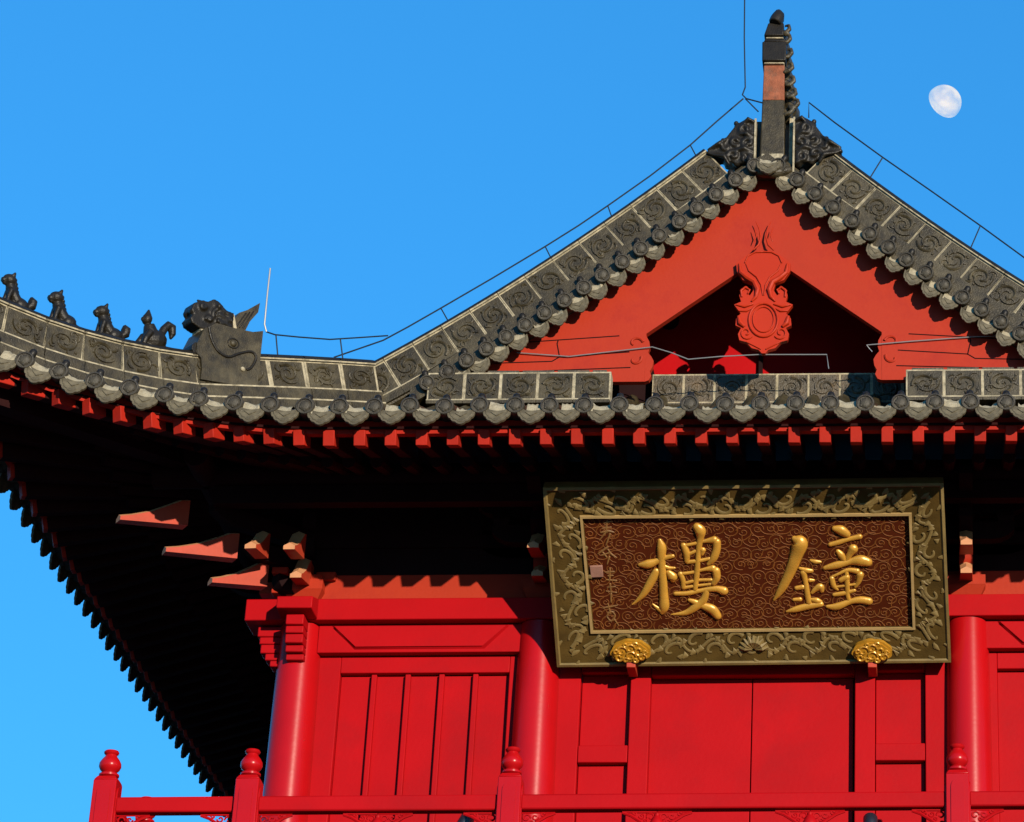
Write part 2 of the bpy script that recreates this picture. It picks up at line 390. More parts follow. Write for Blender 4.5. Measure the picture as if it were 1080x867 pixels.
for cy in (1.8, 3.6, 5.5, 7.4, 9.2): bracket(-CORX, cy, (-1, 0, 0), False); bracket(CORX, cy, (1, 0, 0), False)
for sx in (-1, 1):
    e = empty('corner_bracket_set', (0, 0, -FLOOR), parent=T); b = MB(); o = Vector((sx, -1, 0)).normalized(); c = Vector((sx * CORX, 0, 0))
    for k in range(3):
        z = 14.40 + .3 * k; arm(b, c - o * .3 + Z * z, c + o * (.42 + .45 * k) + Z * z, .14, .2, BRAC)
    b.build('bracket_arm', e)
    q = MB()
    for (xa, xb, ya, z0, z1) in ((.12, .36, .20, 14.42, 14.52), (-.20, .10, .17, 14.56, 14.66), (.16, .34, .34, 14.60, 14.68), (-.34, -.12, .14, 14.60, 14.70)):
        x0_, x1_ = sorted((sx * (CORX + xa), sx * (CORX + xb))); q.box(x0_, x1_, -ya, -.075, z0, z1, ORED)
    q.build('bearing_block', e, bevel=.01)
    # three diagonal beaks stepping out and up, and the front pair of the corner set
    for (rx, ry, rz, tx, ty, tz) in ((.42, .28, 14.44, .94, .66, 14.34), (.70, .62, 14.64, 1.38, 1.06, 14.545), (1.18, 1.05, 14.86, 1.80, 1.50, 14.74)):
        beak(e, (sx * (CORX + rx), -ry, rz), (sx * (CORX + tx), -ty, tz), .15, .30)
    beak(e, (sx * (CORX + .40), -.62, 14.66), (sx * (CORX + .43), -1.06, 14.60))
    # side-facing short arm ends
    q = MB(); q.box(*sorted((sx * (CORX + .35), sx * (CORX + .52))), -.08, .08, 14.46, 14.60, BEAK); q.build('arm_end', e)

# ------------------------------------------------------------------ eaves: purlins, soffit, rafters
RZ = -.25        # rafter centre below roof surface at the eave
def root_front(x):
    if abs(x) <= 4.3: p = Vector((x, .15, 0))
    else:
        t = min((abs(x) - 4.3) / 4.3, 1); p = Vector((math.copysign(4.3 + .75 * t, x), .15 - .1 * t, 0))
    return p
def root_side(y, sx):
    if y < 1.0: t = min((1.0 - y) / 4.3, 1); return Vector((sx * (CORX - .15 + .1 * t), 1.0 - .75 * t, 0))
    if y > DEPTH - 1: t = min((y - DEPTH + 1) / 4.3, 1); return Vector((sx * (CORX - .15 + .1 * t), DEPTH - 1.0 + .75 * t, 0))
    return Vector((sx * (CORX - .15), y, 0))
ROOTZ = 16.02
def tip_front(x, inset=.13): e_ = ef(x); r_ = root_front(x); d = (e_ - r_).normalized(); p = e_ - d * inset; p.z = zr(e_.x, e_.y) + RZ; return p
def tip_side(y, sx, inset=.16): e_ = es(y, sx); r_ = root_side(y, sx); d = (e_ - r_).normalized(); p = e_ - d * inset; p.z = zr(e_.x, e_.y) + RZ; return p
def rootp(r_, e_): q = r_.copy(); q.z = ROOTZ; return q
fronts = [-8.35 + .33 * k for k in range(51)]; fronts = [x + .0 for x in fronts]
sides = [-2.95 + .36 * k for k in range(47)]
low = MB()
def rafter(p, q, name, parent, individual, mb=None, tipl=.22):
    # square flying rafter: outer 45 % ; then a round one below and behind it
    d = q - p; b = MB() if individual else mb
    k_ = tipl / d.length; b.beam(p, p + d * k_, .125, .17, RAFT); b.beam(p + d * (k_ - .002), p + d * .45, .123, .168, SOFF)  # red tip only; body darkened to stand in for under-eave shade
    low.tube([p + d * .33 - Z * .12, q - Z * .13], .075, SOFF, 8)
    if individual: b.build(name, parent, bevel=.008)
EV = empty('eaves', (0, 0, -FLOOR), parent=T)
for x in fronts: rafter(tip_front(x), rootp(root_front(x), None), 'flying_rafter', EV, True)
for y in sides: rafter(tip_side(y, -1), rootp(root_side(y, -1), None), 'flying_rafter', EV, True, None, .05)  # red tips cut short, shade of the side eave painted in
rest = MB()
for y in sides: rafter(tip_side(y, 1), rootp(root_side(y, 1), None), '', None, False, rest)
tag(rest.build('flying_rafters', EV), kind='stuff'); tag(low.build('lower_rafters', EV), kind='stuff')
# soffit boarding and eave board (closed ring strips)
sb = MB(); eb = MB()
def strip(pts_tip, pts_root):
    N = len(pts_tip)
    V = []
    for a, b_ in zip(pts_tip, pts_root): V += [a + Z * .098, b_ + Z * .098, a + Z * .125, b_ + Z * .125]
    Fs = []
    for i in range(N - 1):
        k = 4 * i; Fs += [(k, k + 1, k + 5, k + 4), (k + 2, k + 6, k + 7, k + 3), (k, k + 4, k + 6, k + 2), (k + 1, k + 3, k + 7, k + 5)]
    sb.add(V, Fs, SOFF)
    V = []
    for a, b_ in zip(pts_tip, pts_root):
        d = (b_ - a); d.z = 0; d.normalize()
        V += [a + d * .03 + Z * .055, a + d * .11 + Z * .055, a + d * .11 + Z * .20, a + d * .02 + Z * .20]
    Fs = []
    for i in range(N - 1):
        k = 4 * i; Fs += [(k + j, k + (j + 1) % 4, k + 4 + (j + 1) % 4, k + 4 + j) for j in range(4)]
    eb.add(V, Fs + [(0, 3, 2, 1), (4 * N - 4, 4 * N - 3, 4 * N - 2, 4 * N - 1)], RAFT)
NS = 60
xs = [-8.6 + 17.2 * k / NS for k in range(NS + 1)]; ys = [-3.3 + (DEPTH + 6.6) * k / NS for k in range(NS + 1)]
strip([tip_front(x, .12) for x in xs], [rootp(root_front(x), None) for x in xs])
for sx in (-1, 1): strip([tip_side(y, sx, .12) for y in ys], [rootp(root_side(y, sx), None) for y in ys])
bt = []
for x in xs:
    p = tip_front(x, .12); q = rootp(root_front(x), None); bt.append((Vector((p.x, DEPTH - p.y, p.z)), Vector((q.x, DEPTH - q.y, q.z))))
strip([a for a, b_ in bt], [b_ for a, b_ in bt])
sb.build('soffit', EV); eb.build('eave_board', EV)
pb = MB()
pb.tube([(-CORX - 1.6, -1.0, 15.50), (CORX + 1.6, -1.0, 15.50)], .14, SOFF, 14)
pb.box(-CORX - .9, CORX + .9, -1.08, -.92, 15.14, 15.35, BRAC); pb.box(-CORX, CORX, -.1, .1, 15.01, 15.9, BRAC)
for sx in (-1, 1):
    pb.tube([(sx * (CORX + 1.0), -1.6, 15.50), (sx * (CORX + 1.0), DEPTH + 1.6, 15.50)], .14, SOFF, 14)
    pb.box(sx * CORX - .1, sx * CORX + .1, 0, DEPTH, 15.01, 15.9, BRAC)
pb.box(-CORX, CORX, DEPTH - .1, DEPTH + .1, 15.01, 15.9, BRAC)
pb.build('purlin', EV)
for sx in (-1, 1):
    for sy in (0, 1):
        b = MB(); yy = (lambda v: v) if sy == 0 else (lambda v: DEPTH - v)
        b.beam((sx * (CORX + .1), yy(0), 15.72), (sx * 8.25, yy(-2.95), zr(8.6, -3.3) - .55), .22, .30, SOFF)
        b.beam((sx * (CORX + 1.6), yy(-1.6), 15.75), (sx * 8.6, yy(-3.32), zr(8.6, -3.3) - .24), .20, .22, SOFF)
        b.build('corner_beam', EV)

# ------------------------------------------------------------------ roof surface and tile rows
RF = empty('roof', (0, 0, -FLOOR), parent=T)
sf = MB()
def grid(P, m):
    R = len(P); Cn = len(P[0]); V = [p for r in P for p in r]
    sf.add(V, [(i * Cn + j, i * Cn + j + 1, (i + 1) * Cn + j + 1, (i + 1) * Cn + j) for i in range(R - 1) for j in range(Cn - 1)], m)
def hip_y(x): return YE + max(0 if False else (XE - abs(x)), -.4)
def front_end(x): return min(hip_y(x), 1.5)
ND = 8
P = []
for k in range(73):
    x = -8.6 + 17.2 * k / 72; y0 = ef(x).y; y1 = max(front_end(x), y0 + .001)
    P.append([onroof((x, y0 + (y1 - y0) * j / ND)) for j in range(ND + 1)])
grid(P, TILE); grid([[Vector((p.x, DEPTH - p.y, p.z)) for p in r] for r in P], TILE)
YG = .55         # the gable roof's front edge
def side_in(y):      # x where the side slope ends, going up
    if y < YG: return XE - (y - YE)
    if y > DEPTH - YG: return XE - (YB - y)
    return 0.0
for sx in (-1, 1):
    P = []
    yy = sorted(set([-3.3 + .11 * k for k in range(35)] + [YG - .001, YG] + [YG + (DEPTH - 2 * YG) * k / 20 for k in range(21)] + [DEPTH - YG + .001] + [DEPTH + 3.3 - .11 * k for k in range(35)]))
    for y in yy:
        x0 = abs(es(y).x); x1 = min(side_in(y), x0 - .001)
        gb = YG <= y <= DEPTH - YG
        P.append([Vector((sx * (x0 + (x1 - x0) * j / 14), y, zr(x0 + (x1 - x0) * j / 14, y, gb))) for j in range(15)])
    grid(P, TILE)
# underside of the roof deck in front of the gable
sf.build('roof_deck', RF)
tr = MB()
def row(pts): tr.tube([p + Z * .02 for p in pts], .085, TILE, 8)
TX = [-8.35 + .372 * k for k in range(46)]; TY = [-3.05 + .37 * k for k in range(47)]
for x in TX:
    y0 = ef(x).y; y1 = front_end(x) - .05
    if y1 - y0 > .1:
        pts = [onroof((x, y0 + (y1 - y0) * j / 5)) for j in range(6)]; row(pts); row([Vector((p.x, DEPTH - p.y, p.z)) for p in pts])
for sx in (-1, 1):
    for y in TY:
        x0 = abs(es(y).x); x1 = side_in(y) + (.2 if YG < y < DEPTH - YG else .05)
        gb = YG <= y <= DEPTH - YG
        if x0 - x1 > .1: row([Vector((sx * (x0 + (x1 - x0) * j / 9), y, zr(x0 + (x1 - x0) * j / 9, y, gb))) for j in range(10)])
tr.build('tile_rows', RF)

# round end tiles with a nail cap, and pointed drip tiles with their mortar; local frame: x along the eave, y inwards, z up
def end_mesh(k):
    b = MB(); rr = .100
    b.lathe([(rr, .02), (rr, -.035), (rr * .93, -.045), (rr * .80, -.045), (rr * .76, -.033), (rr * .60, -.030), (rr * .50, -.043), (rr * .3, -.048), (.0, -.05)], (0, 0, 0), Vector((0, 1, 0)), DISCM, 20)
    for j in range(5):
        a = j * 2 * pi / 5 + k; b.ball((.05 * cos(a), -.036, .05 * sin(a)), (.016, .012, .016), DISCM, 6)
    b.tube([(0, .0, 0), (0, .42, .02)], .092, DISCM, 10)
    b.lathe([(.036, 0), (.042, .05), (.043, .08), (.034, .11), (.012, .125)], (0, .10, .075), Z, TILED, 12)
    return b.mesh('round_end_tile')
def drip_mesh(k):
    rnd = random.Random(k); b = MB()
    out = [(-.150, .065), (-.148, .0), (-.142, -.045), (-.128, -.075), (-.110, -.084), (-.098, -.112), (-.078, -.130), (-.058, -.134), (-.040, -.155), (-.016, -.168), (0, -.171)]
    out = out + [(-x, z) for x, z in reversed(out[:-1])]
    top = [(.148 * c, .06 - .055 * (1 - c * c)) for c in (.75, .5, .25, 0, -.25, -.5, -.75)]
    ty = Vector((0, .28, .96)).normalized(); tn = Vector((0, .96, -.28)).normalized()
    b.prism(out + top, (0, 0, 0), X, ty, tn, -.012, .016, DRIPM)
    rim = [Vector((x * .80, 0, 0)) + ty * (z * .80) - tn * .012 for x, z in out]; b.tube(rim, .006, DRIPM, 4)
    b.tube([Vector((-.06, 0, 0)) + ty * -.02 - tn * .012, Vector((0, 0, 0)) + ty * -.07 - tn * .014, Vector((.06, 0, 0)) + ty * -.02 - tn * .012], .009, DRIPM, 4)
    # pan tile running back and the mortar smeared on it
    N = 7; V = []; 
    for yy in (0, .40):
        for i in range(N): c = -1 + 2 * i / (N - 1); V.append((c * .16, .01 + yy, .05 - .055 * (1 - c * c) + yy * .1))
    b.add(V, [(i, i + 1, N + i + 1, N + i) for i in range(N - 1)], DRIPM)
    V = []; ws = rnd.uniform(.55, .95); sh = rnd.uniform(-.9, .9); hh = rnd.uniform(.7, 1.5)
    for (yy, zz) in ((-.012, -.025), (.012, .03), (.06, .085), (.22, .13)):
        for i in range(N):
            c = (-1 + 2 * i / (N - 1)) * ws; V.append((c * .13 + sh * .05 * (1 - ws) * 2, yy + rnd.uniform(-.01, .01), .05 - .055 * (1 - c * c) + zz * hh + rnd.uniform(-.011, .011)))
    b.add(V, [(r * N + i, r * N + i + 1, (r + 1) * N + i + 1, (r + 1) * N + i) for r in range(3) for i in range(N - 1)], MORT)
    return b.mesh('drip_tile')
ENDS = [end_mesh(k) for k in range(3)]; DRIPS = [drip_mesh(k) for k in range(14)]
def eave_frame(p, pn, inward):
    ex = (pn - p).normalized(); ey = Vector(inward); ey = (ey - ex * ey.dot(ex)).normalized(); ez = ex.cross(ey)
    return ex, ey, ez
def place(me, name, M, parent): return put(me, name, M, parent)
def merge_into(mb, me, M):
    k = [mb._m(mm) for mm in me.materials]; o = len(mb.v)
    mb.v += [tuple(M @ v.co) for v in me.vertices]
    for p in me.polygons: mb.f.append(tuple(i + o for i in p.vertices)); mb.mi.append(k[p.material_index])
stuffm = MB()
dx = .01
def eave_items(fe, cs, step, inward, show_end, show_drip):
    for i, c in enumerate(cs):
        for kind, cc, show in ((0, c, show_end), (1, c + step / 2, show_drip)):
            p = onroof(fe(cc)); pn = onroof(fe(cc + .05)); inn = Vector(inward(cc)); ex, ey, ez = eave_frame(p, pn, inn)
            if ez.z < 0: ex = -ex; ez = -ez
            j = random.uniform(-.05, .05); rot = Matrix.Rotation(j, 3, ey); ex, ez = rot @ ex, rot @ ez
            q = p - ey * (.05 if kind == 0 else .075) + ez * (.02 if kind == 0 else -.055) + Vector((random.uniform(-.008, .008), 0, random.uniform(-.006, .006)))
            me = random.choice(ENDS if kind == 0 else DRIPS); M = frame(q, ex, ey, ez)
            if show(cc): put(me, 'round_end_tile' if kind == 0 else 'drip_tile', M, RF)
            else: merge_into(stuffm, me, M)
eave_items(ef, TX, .372, lambda c: (0, 1, .0), lambda c: c < 3.3, lambda c: c < 3.3)
eave_items(lambda y: es(y, -1), TY[:-1], .37, lambda c: (1, 0, .0), lambda c: False, lambda c: -3 < c < 12)
eave_items(lambda y: es(y, 1), TY[:-1], .37, lambda c: (-1, 0, .0), lambda c: False, lambda c: False)

# rake of the gable: tiles along both slopes
RK = .225
for sx in (-1, 1):
    for k in range(19):
        for kind in (0, 1):
            xx = .20 + RK * k + (RK / 2 if kind else 0); x = sx * xx
            if xx > 4.05: continue
            p = Vector((x, .40, zr(x, 1, True))); pn = Vector((x + .05, .40, zr(x + .05, 1, True)))
            ex = (pn - p).normalized(); ey = Vector((0, .97, .24)); ez = ex.cross(ey).normalized(); ey = ez.cross(ex)
            # the tiles hang upright, stepped down the slope
            ex2 = (ex + X * .9).normalized(); ez2 = ex2.cross(ey).normalized(); ey2 = ez2.cross(ex2)
            j = Matrix.Rotation(random.uniform(-.08, .08), 3, ey2); ex2, ez2 = j @ ex2, j @ ez2
            q = p + ez2 * (-.12 if kind == 0 else -.24) - ey2 * (.0 if kind == 0 else .01)
            M = frame(q, ex2, ey2, ez2) @ Matrix.Scale(.98 if kind == 0 else .86, 4)
            me = random.choice(ENDS if kind == 0 else DRIPS)
            if (sx < 0 and xx < 3.8) or (sx > 0 and xx < 3.2): put(me, 'rake_end_tile' if kind == 0 else 'rake_drip_tile', M, RF)
            else: merge_into(stuffm, me, M)
put(DRIPS[0], 'rake_drip_tile', frame((0.03, .36, zr(0, 1, True) - .30), X, Vector((0, 1, 0)), Z), RF)
b = MB(); V = []
for k in range(41):
    x = -4.2 + 8.4 * k / 40; z = zr(x, 2, True)
    V += [(x, .47, z - .26), (x, .47, z - .06), (x, 1.1, z - .02), (x, 1.1, z - .22)]
b.add(V, [(4 * k + j, 4 * k + (j + 1) % 4, 4 * k + 4 + (j + 1) % 4, 4 * k + 4 + j) for k in range(40) for j in range(4)], TILE); b.build('rake_bed', RF)
tag(stuffm.build('eave_tiles', RF), kind='stuff')

# ------------------------------------------------------------------ ridges
def swirl(b, o, ex, ey, n, w, h, seed, m):
    """Carved cloud curl on a ridge tile's face, width w, height h."""
    r = random.Random(seed); k = r.choice((-1, 1)); R = min(w, h) * .40; st = w / h if w > h else 1; ph = r.uniform(0, 6.28)
    for arm_ in (0, 1):
        pts = []
        for i in range(20):
            a = i / 19; th = ph + arm_ * pi + k * a * 1.7 * pi; rad = R * (1 - .78 * a)
            pts.append(o + ex * (rad * cos(th)) * min(st, 1.25) + ey * rad * sin(th) + n * .004)
        b.tube(pts, [.019 - .008 * i / 19 for i in range(20)], m, 5)
    for q in range(6):
        a0 = r.uniform(0, 6.28); rr = r.uniform(.03, .06); c = o + ex * r.choice((-1, 1)) * r.uniform(.2, .36) * w + ey * r.choice((-1, 1)) * r.uniform(.15, .34) * h
        b.tube([c + ex * (rr * cos(a0 + t * .7)) + ey * (rr * sin(a0 + t * .7)) + n * .004 for t in range(5)], [.006, .013, .015, .011, .004], m, 5)
    for q in range(3): b.ball(o + ex * r.uniform(-.38, .38) * w + ey * r.uniform(-.36, .36) * h, (.020, .020, .020), m, 6)
def ridge(name, path, h, thick, front, block, cap=True, tile=TILE, base=.10, skip=(), joint=1.0, mort=True, perp=True):
    """Ridge wall of carved tiles with mortar joints following PATH (the line of its foot, centre)."""
    path = [Vector(p) for p in path]
    L = [0]
    for a, b_ in zip(path, path[1:]): L.append(L[-1] + (b_ - a).length)
    def P(s):
        s = min(max(s, 0), L[-1])
        for i in range(len(path) - 1):
            if s <= L[i + 1] or i == len(path) - 2:
                return path[i].lerp(path[i + 1], (s - L[i]) / (L[i + 1] - L[i]))
    n = max(1, round(L[-1] / block)); st = L[-1] / n; b = MB()
    fr = Vector(front)
    for i in range(n):
        A = P(i * st); B = P((i + 1) * st); d = (B - A).normalized(); nn = (fr - d * fr.dot(d)).normalized()
        u = d.cross(nn); u = u if u.z > 0 else -u
        w = (B - A).length
        def blk(x0, x1, z0, z1, t, m, off=0):
            P8 = [A + d * x + nn * s + u * z for z in (z0, z1) for (x, s) in ((x0, t + off), (x1, t + off), (x1, -t + off), (x0, -t + off))]
            b.hexa(P8, m)
        if mort: blk(0, w, base, base + h, thick - .004, MORT)
        else: blk(0, w, base, base + h, thick - .012, tile)
        j = random.uniform(.012, .022) * joint
        blk(j, w - j, base + .02, base + h - .02, thick, tile)
        for (za, zb_, tk) in ([(0, base - .02, .05)] if base < .2 else [(0, base * .55 - .02, .10), (base * .55, base - .02, .055)]):
            blk(.003, w - .003, za, zb_, thick + tk, tile); blk(0, w, zb_, zb_ + .022, thick + tk - .012, MORT)
        o = A + d * (w / 2) + u * (base + h / 2) + nn * thick
        swirl(b, o, d, u, nn, w * .9, h * .9, hash((name, i)) & 0xffff if False else i * 7 + len(name) * 131 + int(A.x * 10), tile)
        if cap:
            blk(0, w, base + h, base + h + .022, thick + .022, MORT)
            N = 7; V = []
            for x in (.006, w - .006):
                for k2 in range(N):
                    th = pi * k2 / (N - 1); V.append(A + d * x + nn * ((thick + .03) * cos(th)) + u * (base + h + .02 + .075 * sin(th)))
            b.add(V, [(k2, k2 + 1, N + k2 + 1, N + k2) for k2 in range(N - 1)] + [tuple(range(N)), tuple(reversed(range(N, 2 * N))), (0, N, 2 * N - 1, N - 1)], TILED)
    return b.build(name, RF, bevel=0)
# descending gable ridges
YR = .72
def chui(sx):
    pts = []
    for k in range(18):
        xx = .40 + (4.62 - .40) * k / 17; pts.append((sx * xx, YR, zr(xx, 3, True) - .02))
    return pts
for sx in (-1, 1): ridge('gable_ridge', chui(sx), .42, .13, (0, -1, 0), .41, base=.12)
# hip ridges: from the corner up to the foot of the gable ridge
HN = Vector((.7071, -.7071, 0)); HB, HH = .35, .34
HT = []
for q in ((-70, 286), (-40, 300), (0, 317), (28, 329), (67, 343), (105, 354), (143, 363.5), (179, 370.5), (215, 375.5), (260, 377), (304, 379), (338, 380.5), (372, 382.5), (403, 384.5)):
    h_ = on_plane(q[0], q[1], Vector((-4.6, YE + XE - 4.6, 17.5)), HN); HT.append((-4.6 - h_.x, h_.z - HB - HH - .095))
def hip_z(s):                            # the hip's sweep: straighter than the eave's
    if s <= HT[-1][0]: return HT[-1][1] + (HT[-1][0] - s) * .2
    for (s0, z0), (s1, z1) in zip(HT, HT[1:]):
        if s1 <= s <= s0: return z1 + (z0 - z1) * (s - s1) / (s0 - s1)
    return HT[0][1] + (s - HT[0][0]) * (HT[0][1] - HT[1][1]) / (HT[0][0] - HT[1][0])
def hip_pt(s, sx, back=False):          # s: distance in plan from the gable foot along x
    x = 4.60 + s; y = YE + XE - x
    return Vector((sx * x, DEPTH - y if back else y, hip_z(s)))
for sx in (-1, 1):
    nrm = Vector((sx * .0 + (-sx) * .7071, -.7071, 0)) if sx > 0 else Vector((.7071, -.7071, 0))
    ridge('hip_ridge', [hip_pt(3.85 * k / 16 - .0, sx) for k in range(17)], HH, .13, nrm, .50, base=HB, joint=1.7)
    b = MB()
    pts = [hip_pt(3.85 * k / 10, sx, True) + Z * .4 for k in range(11)]; b.tube(pts, .28, TILE, 8); b.build('hip_ridge', RF)
    b = MB(); pts = [(sx * q[0] * 1.0, DEPTH - q[1], q[2] + .25) for q in [(abs(p[0]), p[1], p[2]) for p in chui(1)]]
    b.tube(pts, .2, TILE, 8); b.build('gable_ridge', RF)
# ridge at the foot of the gable: two outer lengths and the recessed middle length
zb = zr(0, .56) - .02
zL = at(520, 426, .50).z
ridge('foot_ridge', [(-3.98, .50, zL - .06), (-1.80, .50, zL - .06)], .37, .10, (0, -1, 0), .42, cap=False, base=.06)
ridge('foot_ridge', [(1.72, .50, zL - .06), (4.0, .50, zL - .06)], .37, .10, (0, -1, 0), .42, cap=False, base=.06)
zM = at(790, 428, 1.40).z
BR_ = mat('worn_brown_tile', (.085, .066, .038), .5, .35, 7, .5, 45, .4, dark=(.23, .15, .07), dscale=3, damt=.6)
ridge('foot_ridge', [(-1.40, 1.42, zM - .06), (2.05, 1.42, zM - .06)], .40, .10, (0, -1, 0), .40, cap=False, base=.06, tile=BR_, mort=True)
# narrow coping pieces over the outer lengths
for (x0, x1) in ((-3.3, -1.85), (1.78, 4.0)):
    k = x0; b = MB()
    while k < x1 - .1: b.box(k + .01, min(k + .40, x1) - .01, .46, .635, zL + .382, zL + .425, BR_); k += .42
    b.build('ridge_coping', RF, bevel=.006)
# main ridge running back, and its end
b = MB(); zt = zr(0, 2, True)
b.box(-.13, .13, 1.7, DEPTH - 1.0, zt - .15, zt + .75, TILE); b.tube([(0, 1.7, zt + .77), (0, DEPTH - 1, zt + .77)], .14, TILED, 10); b.build('main_ridge', RF)

# ------------------------------------------------------------------ gable: bargeboards, pendant, recessed wall
YBG = .645
GB = empty('gable', (0, 0, -FLOOR), parent=T)
def barge(sx):
    b = MB(); po = []
    def A(px, py): q = at(px, py, YBG); return (q.x, q.z)
    inner = [A(680, 393), A(681, 352), A(783, 284), A(808, 262)]
    xi, xa = -inner[0][0], -inner[2][0]; zf = inner[0][1] - .12
    def lowz(x):
        if x > xi: return zf
        if x > xa: return inner[1][1] + (inner[2][1] - inner[1][1]) * (xi - x) / (xi - xa)
        return inner[2][1] + (inner[2][1] - inner[1][1]) / (xi - xa) * (xa - x)
    st = [0, .1, .2, xa] + [xa + (xi - xa) * k / 6 for k in range(1, 6)] + [xi - .001, xi + .001] + [xi + .05 + (3.75 - xi - .05) * k / 14 for k in range(15)]
    V = []
    for x in st:
        zl = lowz(x); zh = max(zr(x, 1, True) - .16, zl + .002)
        V += [(sx * x, YBG, zl), (sx * x, YBG, zh), (sx * x, YBG + .09, zl), (sx * x, YBG + .09, zh)]
    Fs = []
    for k in range(len(st) - 1):
        o = 4 * k; Fs += [(o, o + 4, o + 5, o + 1), (o + 2, o + 3, o + 7, o + 6), (o, o + 2, o + 6, o + 4)]
    b.add(V, Fs, ORED)
    foot = inner[0][1]
    # scrolled inner end of the foot and the open board joints
    ex = inner[0][0]; zz = foot + .16
    cx_ = (ex - .13) * -sx if sx > 0 else ex - .13
    cx_ = ex - .13 if sx < 0 else -(ex - .13)
    for (r0, oz, kk) in ((.10, .23, 1), (.09, .02, -1)):
        sp = []
        for i in range(20):
            a = i / 19; th = kk * a * 3.6 + (.2 if kk > 0 else .4); rad = r0 * (1 - .75 * a)
            sp.append((cx_ + (-sx) * rad * cos(th), YBG - .006, zz + oz + rad * sin(th)))
        b.tube(sp, [.018 - .006 * i / 19 for i in range(20)], ORED, 6)
    lobe = [(0, -.12), (.05, -.10), (.08, -.04), (.06, .02), (.09, .08), (.10, .16), (.07, .22), (.03, .27), (.05, .34), (.04, .42), (0, .50)]
    b.prism([(ex * 1 + p[0], foot + p[1]) if sx < 0 else (-ex - p[0], foot + p[1]) for p in lobe], (0, YBG + .004, 0), X, Z, Y, 0, .08, ORED)
    g_ = MB.build(b, 'bargeboard', GB, smooth=30)
    c = MB(); s_ = lambda x: x if sx < 0 else -x
    for line in ([(-3.25, .14), (-2.55, .16), (-2.46, .22), (-1.62, .28)], [(-3.0, .02), (-1.60, .07)], [(-2.46, .21), (-2.50, .40), (-2.49, .44)], [(-2.9, .42), (-1.75, .50)]):
        for (p, q) in zip(line, line[1:]):
            c.beam((s_(p[0]), YBG + .004, foot + p[1]), (s_(q[0]), YBG + .004, foot + q[1]), .012, .014, BLACK, up=Z)
    c.build('board_joint', g_)
barge(-1); barge(1)
# hanging pendant, carved, in front of the bargeboards
PEND = mat('glossy_orange_red', (.62, .042, .010), .33, .06, 1.6, .06, 25, .16, .0)
pe = MB(); PC = at(806, 300, .95); sc_ = .01143 * .42 * 1.0
def pc(x, y): q = at(765 + x / 5.42, 225 + y / 5.42, .57); return Vector((q.x, .57, q.z))     # traced outline, real plane
lft = [(62, 285), (66, 330), (100, 380), (150, 400), (160, 440), (140, 470), (125, 455), (140, 435), (120, 415), (90, 432), (80, 470), (90, 505), (50, 522), (75, 555), (88, 572), (62, 600), (58, 640), (90, 655), (72, 690), (80, 725), (118, 735), (150, 770), (190, 780), (208, 800)]
rgt = [(424 - x + 12, y) for x, y in lft]
outl = [(180, 215), (130, 235)] + lft + [(216, 800)] + list(reversed(rgt)) + [(310, 235), (262, 215)]
pts = [pc(x, y) for x, y in outl]
pe.prism([(p.x, p.z) for p in pts], (0, .57, 0), X, Z, Y, 0, .07, PEND)
def rel(path, r): pe.tube([pc(x, y) - Y * .006 for x, y in path], [v * 1.25 for v in r] if isinstance(r, list) else r * 1.3, PEND, 8, .8, None)
for mir in (False, True):
    mx_ = (lambda x: 436 - x) if mir else (lambda x: x)
    rel([(mx_(x), y) for x, y in ((80, 290), (88, 340), (125, 372), (165, 395), (185, 440), (175, 480), (150, 505))], [.015, .028, .034, .036, .034, .024, .012])
    rel([(mx_(x), y) for x, y in ((118, 290), (135, 330), (180, 365), (205, 410), (215, 470))], [.006, .010, .012, .010, .006])
    rel([(mx_(x), y) for x, y in ((218, 222), (170, 224), (130, 245), (112, 285))], .009)
    rel([(mx_(x), y) for x, y in ((95, 480), (90, 445), (115, 425), (140, 440), (128, 462))], [.012, .018, .018, .014, .010])
    rel([(mx_(x), y) for x, y in ((60, 524), (110, 535), (160, 520))], [.008, .018, .010]); rel([(mx_(x), y) for x, y in ((80, 560), (120, 560), (150, 545))], [.008, .014, .008])
    rel([(mx_(x), y) for x, y in ((75, 590), (85, 630), (110, 650))], [.02, .034, .02])
    rel([(mx_(120 + (38 - 30 * a / 15) * cos(.5 + a * .5)), 685 + (38 - 30 * a / 15) * sin(.5 + a * .5)) for a in range(16)], .010)
    rel([(mx_(x), y) for x, y in ((160, 212), (190, 182), (202, 140), (194, 92), (174, 48))], [.010, .014, .012, .008, .004])
    rel([(mx_(x), y) for x, y in ((165, 165), (178, 130), (165, 85))], [.004, .008, .004])
    rel([(mx_(x), y) for x, y in ((118, 735), (160, 755), (205, 778))], .008)
rel([(218 + 82 * sin(a * pi / 12), 612 - 95 * cos(a * pi / 12)) for a in range(25)], .016)
rel([(218 + 60 * sin(a * pi / 12), 608 - 72 * cos(a * pi / 12)) for a in range(25)], .009)
pe.build('pendant', GB, smooth=50, bevel=.006)
b = MB(); gx = [-3.9 + 7.8 * k / 40 for k in range(41)]
V = [(x, yy, z) for x in gx for yy in (2.1, 2.2) for z in (17.0, max(zr(x, 2, True) - .08, 17.05))]
b.add(V, [f for k in range(40) for f in ((4 * k, 4 * k + 4, 4 * k + 5, 4 * k + 1), (4 * k + 2, 4 * k + 3, 4 * k + 7, 4 * k + 6))], RED)
b.build('gable_wall', GB)
b = MB()     # purlins in the open gable
for xx in (-2.6, -1.3, 0, 1.3, 2.6): b.tube([(xx, 1.1, zr(xx, 2, True) - .42), (xx, 2.25, zr(xx, 2, True) - .42)], .13, BRAC, 12)
